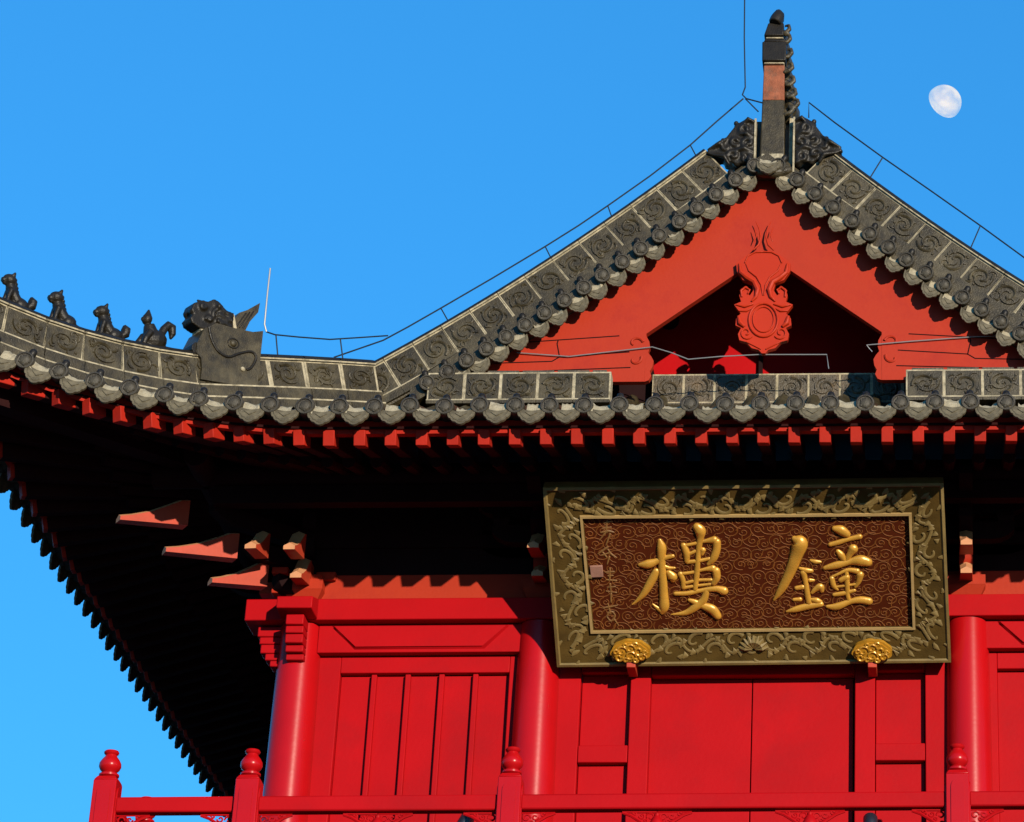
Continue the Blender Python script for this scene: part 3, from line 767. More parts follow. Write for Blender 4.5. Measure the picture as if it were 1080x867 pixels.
fb = MB(); fb.box(-1.40, 2.0, 1.62, 2.09, 17.1, zM + .22, BRAC); fb.build('shade_filler', GB)  # added dark blocks, standing in for shade in the foot ridge gaps
fb = MB(); fb.box(-2.5, -1.425, 1.50, 2.09, 17.1, zM + .62, BRAC); fb.build('shade_filler', GB)
fb = MB(); fb.box(2.06, 2.6, 1.50, 2.09, 17.1, zM + .62, BRAC); fb.build('shade_filler', GB)
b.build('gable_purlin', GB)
q = at(802.5, 380, 2.05); b = MB(); b.box(q.x - .025, q.x + .025, 2.03, 2.095, 17.7, 18.75, BRAC); b.build('gable_post', GB)
# boarding on the underside of the overhang
b = MB(); N = 24; V = []
for k in range(N + 1):
    x = -4.2 + 8.4 * k / N; z = zr(x, 2, True)
    for (yy, dz) in ((.62, -.06), (2.5, -.06)): V.append((x, yy, z + dz))
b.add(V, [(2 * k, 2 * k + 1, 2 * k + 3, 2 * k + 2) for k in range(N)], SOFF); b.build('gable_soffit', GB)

# ------------------------------------------------------------------ ornaments on the roof
def remesh(o, vox=.012, sm=2):
    r = o.modifiers.new('remesh', 'REMESH'); r.mode = 'VOXEL'; r.voxel_size = vox; r.use_smooth_shade = True
    if sm: s = o.modifiers.new('smooth', 'SMOOTH'); s.iterations = sm; s.factor = .5
    return o
# ridge end finial: narrow tall end tile with a curled crest seen edge on
F0 = at(814, 160, .55)
fin = empty('ridge_finial', (0.06, .55, F0.z), 'tall narrow dark ridge-end finial with a red brick middle on the roof peak', 'finial')
def fz(py): return at(814, py, .55).z - F0.z
def sec(b, y0, y1, w0, w1, z0, z1, m, xo=0, xo1=0):
    b.hexa([(xo - w0, y0, z0), (xo + w0, y0, z0), (xo + w0, y1, z0), (xo - w0, y1, z0), (xo1 - w1, y0 + .02, z1), (xo1 + w1, y0 + .02, z1), (xo1 + w1, y1, z1), (xo1 - w1, y1, z1)], m)
b = MB(); sec(b, 0, .9, .155, .140, -.15, fz(104), TILE, 0, .0); sec(b, -.02, .6, .14, .14, -.22, -.02, MORT); o_ = b.build('base_tile', fin, bevel=.015)
b = MB(); b.box(-.33, .36, .20, 1.3, -.35, fz(119), TILE); b.box(.20, .25, .10, .5, -.3, fz(120), MORT); b.build('side_block', fin, bevel=.012)
b = MB(); sec(b, .015, .7, .138, .130, fz(104) - .01, fz(67), BRICK); b.build('brick_core', fin, bevel=.012)
b = MB(); sec(b, -.01, .8, .135, .125, fz(67), fz(65), MORT); sec(b, -.03, .85, .150, .155, fz(65), fz(44), TILED); sec(b, -.01, .8, .14, .115, fz(44), fz(40), TILED)
sec(b, .0, .7, .115, .112, fz(40), fz(38), MORT); sec(b, -.02, .65, .125, .10, fz(38), fz(24), TILED, -.01, 0.015)
b.tube([(.0, .0, fz(25)), (.03, .02, fz(19)), (.045, .03, fz(14)), (.04, .03, fz(9.5))], [.085, .09, .075, .03], TILED, 10)
b.build('crest', fin, bevel=.015)
b = MB(); rr = random.Random(3)
for (px, py, w) in ((829, 40, .05), (831, 55, .06), (832, 70, .06), (834, 84, .07), (836, 97, .08), (839, 108, .07), (828, 30, .04), (833, 115, .08)):
    z = fz(py); xx = (px - 814) / 86.0 - .07
    b.ball((xx - .02, .28, z), (w + .06, .24, .12), TILE, 8)
    b.tube([(xx + dx_, .02 + rr.uniform(0, .02), z - .05 + dz_) for dx_, dz_ in ((-.02, -.02), (.05, .0), (.095, .05), (.085, .11), (.04, .115), (.03, .08))], [.03, .036, .032, .026, .018, .008], TILE, 6)
remesh(b.build('carved_side', fin), .016, 1)
b = MB(); b.box(-.22, .22, -.10, .3, -.36, -.235, TILE); b.tube([(-.24, -.06, -.30), (-.1, -.12, -.36), (.05, -.12, -.38), (.24, -.06, -.30)], [.05, .08, .08, .05], TILE, 8); b.build('foot_tile', fin, bevel=.015)

def sil(b, poly, thick, m, o=0):          # silhouette (x along the ridge, z up) with thickness across it
    b.prism(poly, (0, 0, 0), X, Z, Y, -thick + o, thick + o, m)
# dragon heads biting the upper ends of the gable ridges
def ridge_dragon(sx, label):
    o = at(770 if sx < 0 else 864, 178 if sx < 0 else 176, .68); e = empty('ridge_dragon', (o.x, .68, o.z), label, 'roof ornament')
    b = MB()
    k = .0112
    def S(px, py): return Vector(((px - 770) * k, 0, (178 - py) * k))
    body = [(798, 180), (798, 122), (789, 118), (783, 124), (776, 128), (768, 140), (762, 150), (748, 158), (744, 164), (752, 168), (762, 166), (764, 172), (776, 177)]
    poly = [(S(*p).x * (1 if sx < 0 else -1), S(*p).z) for p in body]
    sil(b, poly, .13, TILED)
    mm = 1 if sx < 0 else -1
    def bl(px, py, r, y=-.12): p = S(px, py); b.ball((p.x * mm, y, p.z), r, TILED, 8)
    for (px, py, r) in ((774, 142, .07), (784, 134, .08), (782, 150, .09), (770, 160, .08), (786, 168, .09), (778, 176, .07), (792, 180, .06), (762, 146, .05), (755, 161, .05), (746, 163, .045), (790, 148, .06), (776, 124, .05)): bl(px, py, r * .7, -.085); bl(px, py, r * .7, .085)
    for (cx_, cy_, R_, k0, n_) in ((786, 134, 7, .5, 13), (790, 152, 7, 2.0, 13), (788, 172, 7.5, 4.0, 13), (776, 150, 6, 1.0, 11), (774, 168, 6.5, 3.0, 12), (764, 157, 4.5, 0.0, 9), (794, 176, 3, 1, 9)):
        for side in (-1, 1):
            b.tube([(S(cx_ + (R_ * (1 - .75 * a / n_)) * cos(k0 + a * .55), 0).x * mm, side * (.125 + .03 * a / n_), S(0, cy_ + (R_ * (1 - .75 * a / n_)) * sin(k0 + a * .55)).z) for a in range(n_)], [.034 - .016 * a / n_ for a in range(n_)], TILED, 6)
    for (pa, pm, pb_) in (((798, 126), (790, 122), (781, 131)), ((797, 146), (788, 141), (778, 140)), ((797, 164), (786, 160), (770, 163)), ((770, 180), (764, 170), (750, 166)), ((766, 146), (758, 154), (745, 160))):
        a_, m_, c_ = S(*pa), S(*pm), S(*pb_); b.tube([(a_.x * mm, -.13, a_.z), (m_.x * mm, -.16, m_.z), (c_.x * mm, -.12, c_.z)], [.022, .034, .014], TILED, 6)
    p, q = S(776, 128), S(790, 114); b.tube([(p.x * mm, -.04, p.z), (q.x * mm, -.02, q.z)], [.05, .015], TILED, 6)
    remesh(b.build('head', e), .014, 1)
    b = MB(); b.box(*sorted((S(797, 0).x * mm, S(799, 0).x * mm)), -.15, .15, S(0, 192).z, S(0, 121).z, MORT); b.build('mortar_joint', e)
ridge_dragon(-1, 'dark carved dragon head at the left foot of the roof-peak finial, snout left')
ridge_dragon(1, 'dark carved dragon head on the right side of the roof-peak finial, snout right')

# figures on the hip ridge.  local x: towards the eave corner, z up
HR = Vector((-.7071, -.7071, 0))
def hip_top(px, extra=.0):
    """Ridge-top point on the left hip ridge seen at the column PX of the photograph."""
    best = None
    for k in range(400):
        s = k / 100.0; p = hip_pt(s, -1) + Z * (HB + HH + .095)
        d = p - CAM; z = d.dot(FW); u = CX + F * d.dot(RT) / z
        if best is None or abs(u - px) < best[0]: best = (abs(u - px), p, s)
    s = best[2]; t = (hip_pt(s + .1, -1) - hip_pt(s - .1, -1)).normalized()
    return best[1], t
def fig_frame(e, p, t, tilt=True):
    ex = t if tilt else Vector((t.x, t.y, 0)).normalized(); ey = Z.cross(ex).normalized(); ez = ex.cross(ey)
    e.matrix_world = frame(p, ex, ey, ez)
def figure(px, label, kind, s=1.0):
    p, t = hip_top(px); e = empty('roof_figurine', p, label, 'roof figurine', 'small beasts on the hip ridge')
    fig_frame(e, p - Z * .03, t); b = MB()
    # saddle tile, haunches, upright chest, forelegs, neck and head, muzzle, ears, tail
    b.tube([(-.20 * s, 0, .0), (.16 * s, 0, .0)], .075, TILED, 10)
    if kind != 'rider':
        b.ball((-.07 * s, 0, .09 * s), (.11 * s, .075 * s, .075 * s), TILED, 12)
        b.tube([(-.03 * s, 0, .10 * s), (.05 * s, 0, .20 * s), (.08 * s, 0, .28 * s)], [.07 * s, .068 * s, .05 * s], TILED, 12)
        for sy in (-1, 1):
            b.tube([(.07 * s, sy * .045 * s, .20 * s), (.095 * s, sy * .048 * s, .10 * s), (.10 * s, sy * .05 * s, .02 * s), (.13 * s, sy * .05 * s, .015 * s)], [.035 * s, .026 * s, .022 * s, .02 * s], TILED, 8)
            b.ball((-.08 * s, sy * .06 * s, .06 * s), (.075 * s, .035 * s, .06 * s), TILED, 10); b.ball((-.01 * s, sy * .065 * s, .02 * s), (.05 * s, .025 * s, .022 * s), TILED, 8)
            b.tube([(.075 * s, sy * .045 * s, .37 * s), (.06 * s, sy * .06 * s, .415 * s)], [.03 * s, .012 * s], TILED, 6)
            b.ball((.145 * s, sy * .032 * s, .338 * s), .014 * s, TILED, 6)
        b.ball((.09 * s, 0, .325 * s), (.085 * s, .075 * s, .075 * s), TILED, 12)
        b.tube([(.13 * s, 0, .31 * s), (.185 * s, 0, .295 * s)], [.042 * s, .032 * s], TILED, 10); b.tube([(.13 * s, 0, .275 * s), (.165 * s, 0, .262 * s)], [.028 * s, .02 * s], TILED, 8)
        for k in range(6): b.ball((.04 * s - .015 * k * s, 0, (.34 - .045 * k) * s), (.035 * s, .06 * s, .03 * s), TILED, 8)
        if kind == 'bushy':
            b.tube([(-.17 * s, 0, .08 * s), (-.22 * s, 0, .12 * s), (-.225 * s, 0, .19 * s), (-.20 * s, 0, .235 * s)], [.035 * s, .055 * s, .055 * s, .015 * s], TILED, 10)
            b.ball((-.24 * s, .03 * s, .15 * s), .03 * s, TILED, 6); b.ball((-.21 * s, -.04 * s, .17 * s), .03 * s, TILED, 6)
        else:
            b.tube([(-.15 * s, 0, .06 * s), (-.21 * s, 0, .03 * s), (-.25 * s, 0, .015 * s)], [.04 * s, .03 * s, .015 * s], TILED, 8)
    else:
        b.ball((-.02 * s, 0, .10 * s), (.125 * s, .09 * s, .11 * s), TILED, 12)
        b.tube([(.02 * s, 0, .15 * s), (.05 * s, 0, .25 * s)], [.075 * s, .05 * s], TILED, 12)
        for sy in (-1, 1): b.tube([(.06 * s, sy * .06 * s, .16 * s), (.11 * s, sy * .07 * s, .08 * s), (.12 * s, sy * .06 * s, .02 * s)], [.035 * s, .03 * s, .03 * s], TILED, 8)
        b.ball((.075 * s, 0, .305 * s), (.05 * s, .05 * s, .06 * s), TILED, 12); b.tube([(.07 * s, 0, .35 * s), (.065 * s, 0, .41 * s)], [.035 * s, .006 * s], TILED, 8)
        b.ball((.12 * s, 0, .30 * s), (.02 * s, .02 * s, .025 * s), TILED, 6)
        b.tube([(-.08 * s, 0, .17 * s), (-.11 * s, 0, .24 * s), (-.15 * s, 0, .285 * s), (-.19 * s, 0, .27 * s), (-.20 * s, 0, .20 * s), (-.185 * s, 0, .15 * s)], [.04 * s, .04 * s, .045 * s, .042 * s, .035 * s, .012 * s], TILED, 10)
    ezz = sqrt(1 - t.z * t.z); b.v = [(x + z * t.z * .8, y, z * ezz) for x, y, z in b.v]     # upright on the sloping ridge
    remesh(b.build('body', e), .009, 0)
    q = MB(); q.box(-.24 * s, -.19 * s, -.06, .06, -.02, .03, MORT); q.build('mortar_joint', e)
figure(14, 'dark seated beast with bushy upright tail, nearest the eave corner at the left edge', 'bushy', .96)
figure(64, 'dark slim seated beast without a raised tail on the ridge', 'slim', 1.0)
figure(113, 'dark seated beast with upright tail, between the slim one and the pointed-hat one', 'bushy', 1.0)
figure(160, 'dark squat figurine with pointed head and curled tail next to the big dragon head', 'rider', 1.22)
# big beast on its block
p, t = hip_top(233); e = empty('ridge_beast', p, 'large grey horned dragon head on a block, facing the eave corner', 'roof ornament')
fig_frame(e, p, t, True)
k = 1 / 88.0 / .90
tz, tzz = t.z, sqrt(1 - t.z * t.z)
def S(px, py): x, z = (238 - px) * k, (378 - py) * k - .04; return (x + z * tz, z * tzz)
b = MB(); sil(b, [S(*q) for q in ((273, 411), (273, 352), (262, 353.5), (240, 350), (222, 346), (210, 352), (204, 366), (204, 376), (210, 382), (212, 392), (212, 403))], .165, TILE)
for kk in (-1, 1):
    arc = [S(214, 350), S(218, 362), S(226, 374), S(238, 380), (S(250, 376)), S(262, 374), S(268, 380), S(264, 390), S(258, 393)]
    fine = []
    for i_ in range(len(arc) - 1):
        p0, p1, p2, p3 = arc[max(i_ - 1, 0)], arc[i_], arc[i_ + 1], arc[min(i_ + 2, len(arc) - 1)]
        for t_ in (0, .25, .5, .75): fine.append(tuple(.5 * (2 * p1[j] + (p2[j] - p0[j]) * t_ + (2 * p0[j] - 5 * p1[j] + 4 * p2[j] - p3[j]) * t_ * t_ + (3 * p1[j] - p0[j] - 3 * p2[j] + p3[j]) * t_ ** 3) for j in (0, 1)))
    b.tube([(x, kk * .168, z) for x, z in fine], .018, TILED, 6)
    b.tube([(S(242, 366)[0] + .075 * cos(a_ * .5), kk * .168, S(242, 366)[1] + .06 * sin(a_ * .5)) for a_ in range(13)], .010, TILED, 6)
    b.ball((S(242, 366)[0], kk * .165, S(242, 366)[1]), (.045, .03, .045), TILE, 10); b.ball((S(255, 392)[0], kk * .17, S(255, 392)[1]), (.03, .02, .03), MORT, 8)
b.tube([(S(206, 372)[0], y, S(206, 372)[1]) for y in (-.15, .15)], .08, TILED, 10)
b.build('block', e, bevel=.02)
b = MB(); b.tube([(x, 0, z) for x, z in (S(210, 352), S(225, 349), S(243, 352), S(258, 353))], [.10, .12, .12, .12], MORT, 8, .5); b.build('mortar_bed', e)
b = MB(); sil(b, [S(*q) for q in ((243, 349), (243, 333), (234, 330), (226, 322), (220, 319), (214, 322), (208, 321), (199, 324), (197, 331), (201, 335), (197, 339), (199, 344), (207, 349), (214, 351), (228, 349))], .10, TILED)
def bl(px, py, r, y): x, z = S(px, py); b.ball((x, y, z), r, TILED, 8)
for kk in (-1, 1):
    for (px, py, r) in ((206, 329, .06), (200, 332, .05), (222, 326, .06), (216, 332, .05), (226, 336, .07), (234, 340, .08), (222, 342, .06), (230, 346, .06), (239, 345, .05), (210, 345, .05)): bl(px, py, r * .9, kk * .062)
    x, z = S(224, 328); b.ball((x, kk * .14, z), .03, TILED, 8)
    for (pa, pb_) in (((226, 330), (240, 338)), ((226, 336), (240, 343)), ((224, 342), (240, 348))):
        a_, c_ = S(*pa), S(*pb_); b.tube([(a_[0], kk * .12, a_[1]), (c_[0], kk * .12, c_[1])], [.03, .012], TILED, 6)
for (cx_, cy_, R_, k0, n_) in ((233, 336, 5.5, .5, 12), (224, 334, 5, 2, 12), (229, 344, 4.5, 4, 11), (238, 343, 4.5, 1, 11), (216, 341, 3.5, 3, 10), (208, 327, 3.5, 0, 10)):
    for side in (-1, 1):
        tp = []
        for a in range(n_):
            x, z = S(cx_ + R_ * (1 - .75 * a / n_) * cos(k0 + a * .55), cy_ + R_ * (1 - .75 * a / n_) * sin(k0 + a * .55)); tp.append((x, side * (.10 + .03 * a / n_), z))
        b.tube(tp, [.032 - .016 * a / n_ for a in range(n_)], TILED, 6)
b.tube([(S(214, 322)[0], 0, S(214, 322)[1]), (S(206, 318)[0], 0, S(206, 318)[1])], [.04, .015], TILED, 6)
remesh(b.build('head', e), .014, 1)
b = MB(); sil(b, [S(*q) for q in ((246, 350), (245, 338), (250, 331), (258, 328), (271, 320), (270, 330), (262, 340), (258, 350))], .07, TILE)
for kk in (-1, 1):
    for q in range(3):
        a_, c_ = S(247 + q * 4, 347), S(257 + q * 4, 331 - q); b.tube([(a_[0], kk * .072, a_[1]), (c_[0], kk * .072, c_[1])], .01, TILED, 5)
b.build('mane_horn', e, bevel=.015)
x0, z0 = S(244.5, 342)
b = MB(); b.box(x0 - .02, x0 + .02, -.085, .085, z0 - .10, z0 + .10, MORT); b.build('mortar_joint', e)

# ------------------------------------------------------------------ plaque
TILT = radians(45)
PV = Vector((0, -sin(TILT), cos(TILT))); PN = Vector((0, -cos(TILT), -sin(TILT)))
P0 = at(795, 699.5, -.24)
pq = empty('name_plaque', P0, 'tilted carved plaque with gold bell-tower characters over the red door', 'sign')
def inv(px, py): q = on_plane(px, py, P0, PN) - P0; return q.x, q.dot(PV)
def L3(u, v, w): return Vector((u, 0, 0)) + PV * v + PN * w
C4 = [inv(588, 702), inv(1003, 697), inv(995, 508), inv(573, 513)]
I4 = [inv(622.5, 668), inv(966, 664), inv(962, 540), inv(611, 543)]
def quad(Q, a, c):         # bilinear point of a traced quad
    lo = (Q[0][0] + (Q[1][0] - Q[0][0]) * a, Q[0][1] + (Q[1][1] - Q[0][1]) * a); hi = (Q[3][0] + (Q[2][0] - Q[3][0]) * a, Q[3][1] + (Q[2][1] - Q[3][1]) * a)
    return lo[0] + (hi[0] - lo[0]) * c, lo[1] + (hi[1] - lo[1]) * c
def inset(Q, d):
    cx_ = sum(q[0] for q in Q) / 4; cy_ = sum(q[1] for q in Q) / 4
    return [(q[0] - math.copysign(d, q[0] - cx_), q[1] - math.copysign(d, q[1] - cy_)) for q in Q]
b = MB()
def bandring(b, Qo, wo, Qi, wi, m):
    V = [L3(*q, wo) for q in Qo] + [L3(*q, wi) for q in Qi]
    b.add(V, [(i, (i + 1) % 4, (i + 1) % 4 + 4, i + 4) for i in range(4)], m)
I4o = inset(I4, -.035)
bandring(b, C4, -.14, C4, .045, OLIVE); bandring(b, C4, .045, inset(C4, .03), .055, OLIVE)
bandring(b, inset(C4, .03), .055, inset(C4, .045), .035, OLIVE); bandring(b, inset(C4, .045), .035, inset(I4o, -.01), .0, OLIVED)
b.add([L3(*q, -.14) for q in C4], [(3, 2, 1, 0)], OLIVED)
# carved vine in the four bands
def vine(Qo, Qi, i, n):
    a0, a1 = Qo[i], Qo[(i + 1) % 4]; b0, b1 = Qi[i], Qi[(i + 1) % 4]
    def pt(t, s):
        s = s * .5 + .5
        p = (a0[0] + (a1[0] - a0[0]) * t, a0[1] + (a1[1] - a0[1]) * t); q = (b0[0] + (b1[0] - b0[0]) * t, b0[1] + (b1[1] - b0[1]) * t)
        w = .032 * (1 - s) + .004 * s
        return L3(p[0] + (q[0] - p[0]) * s, p[1] + (q[1] - p[1]) * s, w + .008)
    N = n * 12
    b.tube([pt(.02 + .96 * k / N, (.40 + .06 * sin(k * .37)) * sin(2 * pi * n * k / N / 2)) for k in range(N + 1)], .018, OLIVE, 6, .28, PN)
    for j in range(n):
        t0 = .02 + .96 * (j + .5) / n; sg = -1 if j % 2 else 1; dt = .96 / n
        # the band direction's metric
        Lx = hypot(a1[0] - a0[0], a1[1] - a0[1]); Hh = hypot(b0[0] - a0[0], b0[1] - a0[1]) * .7
        pts = []; rad = []
        for k in range(16):
            a = k / 15; th = a * 4.6 + (j % 3) * .5; R_ = .125 * (1 - .78 * a)
            pts.append(pt(t0 + R_ * cos(th) / Lx, sg * (-.28) + R_ * sin(th) / (Hh * .5) * .8)); rad.append(.024 - .012 * a)
        b.tube(pts, rad, OLIVE, 6, .28, PN)
        for q in range(4):
            a_ = q * 1.5 + j; c0 = t0 + .135 * cos(a_) / Lx; s0_ = -sg * .28 + .13 * sin(a_) / (Hh * .5) * .8
            b.tube([pt(c0, s0_), pt(c0 + .035 * cos(a_ + .6) / Lx, s0_ + .05 * sin(a_ + .6) / (Hh * .5)), pt(c0 + .06 * cos(a_ + 1.2) / Lx, s0_ + .075 * sin(a_ + 1.2) / (Hh * .5))], [.010, .030, .006], OLIVE, 6, .28, PN)
        for k in range(3):
            c = t0 + (k - 1) * dt * .33; s0 = sg * (.75 - .2 * k)
            b.tube([pt(c, s0), pt(c + dt * .10, s0 - sg * .25), pt(c + dt * .22, s0 - sg * .15)], [.010, .042, .008], OLIVE, 6, .28, PN)
Qa = inset(C4, .035); Qb = inset(I4o, -.01)
vine(Qa, Qb, 0, 17); vine(Qa, Qb, 1, 7); vine(Qa, Qb, 2, 17); vine(Qa, Qb, 3, 7)
cx_ = L3((C4[0][0] + C4[1][0]) / 2, .18, .03)
for k in range(9):
    a = pi * (k - 4) / 9; d = X * sin(a) + PV * cos(a)
    b.tube([cx_ + d * .02, cx_ + d * .10 + PN * .015, cx_ + d * .17], [.015, .032, .008], OLIVE, 6)
fr_ = b.build('frame', pq, smooth=35)
b = MB(); bandring(b, I4o, -.01, I4o, .03, LIP); bandring(b, I4o, .03, inset(I4, -.008), .03, LIP); bandring(b, inset(I4, -.008), .03, I4, -.03, LIP); b.build('inner_moulding', pq)
b = MB(); V = [L3(*q, -.022) for q in I4]; b.add(V, [(0, 1, 2, 3)], SCROLL); b.build('field_board', pq, smooth=0)
CURL = mat('dull_copper_line', (.24, .075, .014), .6, .2, 8, .1, 50, .15)
b = MB(); r = random.Random(11); NU, NV = 25, 10      # carved cloud curls over the whole ground
LU = hypot(I4[1][0] - I4[0][0], I4[1][1] - I4[0][1]); LV = hypot(I4[3][0] - I4[0][0], I4[3][1] - I4[0][1])
def fp(a, c): a = min(max(a, .004), .996); c = min(max(c, .01), .99); u, v = quad(I4, a, c); return L3(u, v, -.020)
for i in range(NU):
    for j in range(NV):
        a = (i + .5 + (.5 if j % 2 else 0) + r.uniform(-.18, .18)) / (NU + .5); c = (j + .5 + r.uniform(-.2, .2)) / NV
        k = r.choice((-1, 1)); ph = r.uniform(0, 6.28); R_ = r.uniform(.045, .062)
        def ring(R0_, R1_, t0, t1, n_, el=1.15): return [fp(a + (R0_ + (R1_ - R0_) * q / (n_ - 1)) * el * cos(ph + k * (t0 + (t1 - t0) * q / (n_ - 1))) / LU, c + (R0_ + (R1_ - R0_) * q / (n_ - 1)) * sin(ph + k * (t0 + (t1 - t0) * q / (n_ - 1))) / LV) for q in range(n_)]
        b.tube(ring(.012, R_ * .72, 0, 7.0, 14), .0065, CURL, 4, .6, PN)
        b.tube(ring(R_ * 1.15, R_ * 1.25, 1.2, 5.2, 9), .0065, CURL, 4, .6, PN)
        b.tube(ring(R_ * 1.25, R_ * 2.0, 5.2, 6.6, 6), .0065, CURL, 4, .6, PN)
b.build('cloud_pattern', pq)
BW = -.02
def strokes(name, ox, oy, sc, S_, m, hgt=.62, sub=6, wmul=1.0):
    b = MB()
    for st in S_:
        ctl = [(ox + x / sc, oy + y / sc, w / sc / 93.5 * wmul) for x, y, w in st]
        if len(ctl) == 1: ctl = ctl * 2
        # Catmull-Rom through the traced points, round swelling ends
        P_ = [ctl[0]] + ctl + [ctl[-1]]; path = []
        for i in range(1, len(P_) - 2):
            for k in range(sub):
                t = k / sub; a, q, c, d = P_[i - 1], P_[i], P_[i + 1], P_[i + 2]
                path.append(tuple(.5 * ((2 * q[j]) + (-a[j] + c[j]) * t + (2 * a[j] - 5 * q[j] + 4 * c[j] - d[j]) * t * t + (-a[j] + 3 * q[j] - 3 * c[j] + d[j]) * t ** 3) for j in range(3)))
        path.append(ctl[-1])
        pts = [L3(*inv(x, y), BW) for x, y, w in path]; rad = [max(w, .004) for x, y, w in path]
        # rounded caps
        d0 = (pts[0] - pts[1]).normalized(); d1 = (pts[-1] - pts[-2]).normalized()
        pts = [pts[0] + d0 * rad[0] * .85, pts[0] + d0 * rad[0] * .5] + pts + [pts[-1] + d1 * rad[-1] * .5, pts[-1] + d1 * rad[-1] * .85]
        rad = [rad[0] * .3, rad[0] * .8] + rad + [rad[-1] * .8, rad[-1] * .3]
        b.tube(pts, rad, m, 10, hgt, PN)
    return b.build(name, pq, smooth=60)
LOU = [[(222, 185, 14), (235, 240, 32), (235, 330, 26), (243, 450, 27), (252, 600, 30), (255, 690, 34), (240, 738, 16)], [(238, 722, 20), (202, 700, 13), (168, 672, 6)],
       [(68, 372, 14), (130, 368, 32), (200, 345, 22), (265, 318, 18), (322, 305, 14)], [(195, 420, 24), (160, 490, 30), (105, 585, 24), (50, 645, 12), (10, 675, 4)],
       [(245, 375, 12), (285, 395, 14), (335, 396, 8)], [(290, 430, 20), (320, 465, 32), (322, 490, 18)],
       [(505, 82, 30), (530, 115, 38), (530, 170, 24), (520, 240, 20), (512, 330, 18), (503, 450, 20), (492, 560, 16)],
       [(402, 222, 20), (425, 280, 24), (428, 345, 18)], [(408, 225, 12), (480, 212, 12), (560, 193, 13), (640, 182, 28)], [(655, 195, 28), (655, 255, 27), (630, 325, 26), (590, 368, 12)],
       [(440, 292, 13), (485, 272, 12), (520, 255, 8)], [(550, 258, 22), (543, 290, 14)], [(430, 352, 15), (520, 342, 14), (600, 325, 12)],
       [(378, 440, 18), (398, 490, 18), (402, 545, 16)], [(385, 440, 12), (470, 430, 12), (560, 408, 13), (628, 400, 26)], [(650, 415, 28), (655, 470, 26), (630, 515, 18)],
       [(415, 512, 12), (510, 490, 12), (615, 487, 12)], [(400, 548, 13), (500, 532, 10), (610, 520, 10)],
       [(340, 592, 15), (430, 590, 17), (540, 568, 16), (650, 555, 22), (712, 572, 32)],
       [(578, 570, 20), (555, 640, 27), (500, 690, 28), (420, 738, 20), (310, 750, 4)], [(445, 640, 12), (485, 655, 20), (545, 682, 24), (620, 712, 34), (665, 765, 26)]]
ZHONG = [[(200, 172, 22), (240, 205, 54), (215, 300, 44), (165, 430, 36), (100, 560, 28), (45, 640, 8)], [(322, 337, 8), (360, 348, 16), (400, 350, 10)],
         [(240, 398, 10), (290, 415, 20), (333, 418, 14)], [(268, 430, 22), (285, 500, 18), (300, 600, 20), (312, 660, 20)], [(215, 550, 16), (265, 542, 18)], [(318, 490, 16), (348, 490, 10)],
         [(335, 585, 12), (360, 560, 18), (398, 540, 26), (410, 570, 16)], [(195, 638, 12), (245, 635, 16)], [(328, 636, 12), (370, 645, 22), (402, 655, 14)],
         [(142, 728, 8), (210, 712, 22), (300, 690, 24), (405, 672, 20)],
         [(505, 95, 20), (555, 108, 34), (602, 140, 26)], [(472, 218, 16), (540, 200, 18), (620, 175, 16), (700, 157, 20)], [(532, 268, 16), (558, 300, 24), (585, 345, 14)],
         [(650, 248, 34), (622, 292, 22), (597, 345, 14)], [(432, 397, 16), (520, 375, 26), (620, 350, 22), (700, 338, 38), (762, 352, 32)],
         [(485, 475, 18), (500, 530, 18), (530, 562, 8)], [(480, 468, 10), (540, 440, 10), (608, 412, 14), (680, 422, 22)], [(702, 445, 26), (690, 500, 18), (665, 540, 10)],
         [(552, 490, 18), (602, 466, 22)], [(520, 540, 9), (600, 530, 9), (668, 520, 10)], [(597, 410, 12), (602, 500, 18), (606, 600, 16), (620, 648, 14)],
         [(502, 600, 14), (570, 590, 16), (660, 567, 12)], [(450, 690, 12), (520, 692, 26), (620, 655, 20), (700, 640, 26), (770, 650, 28)]]
strokes('character', 665, 545, 7.227, LOU, GOLD, .7, 6, 1.15); strokes('character', 810, 545, 7.225, ZHONG, GOLD, .7, 6, 1.15)
INSG = mat('faded_gold', (.30, .14, .035), .5, .2, 8, .1, 50)
INS = [[(215, 82, 6), (270, 72, 6)], [(235, 60, 5), (230, 105, 6), (232, 150, 6)], [(190, 150, 6), (240, 140, 8), (280, 148, 5)], [(222, 150, 7), (180, 205, 3)], [(200, 120, 5), (262, 112, 5)], [(255, 160, 6), (235, 215, 5), (225, 240, 3)],
       [(170, 300, 4), (205, 275, 7), (240, 250, 6)], [(205, 290, 6), (230, 322, 6)], [(240, 268, 5), (262, 300, 7), (300, 326, 4)], [(250, 320, 7), (235, 372, 4)], [(195, 310, 5), (250, 292, 5)],
       [(225, 430, 6), (282, 425, 6)], [(255, 400, 6), (252, 480, 6)], [(230, 482, 5), (300, 488, 6)], [(240, 455, 5), (275, 452, 5)], [(255, 510, 6), (262, 572, 6)], [(228, 562, 5), (300, 572, 5)], [(235, 535, 4), (290, 530, 5)], [(262, 580, 7), (262, 640, 5)],
       [(205, 680, 5), (255, 672, 7), (305, 662, 4)], [(240, 650, 5), (258, 720, 6)], [(232, 738, 6), (262, 705, 6), (290, 735, 6), (262, 772, 6), (235, 745, 5)], [(285, 760, 6), (315, 802, 3)], [(235, 712, 4), (282, 706, 4)]]
strokes('inscription', 605, 540, 6.67, INS, INSG, .5, 4, 1.1)
b = MB(); sq = [inv(*q) for q in ((623.3, 609), (636.3, 608.4), (635.3, 596.4), (622, 597))]
V = [L3(*q, -.022) for q in sq] + [L3(*q, .012) for q in sq]; b.hexa(V, SEAL)
b.build('seal', pq, bevel=.006)
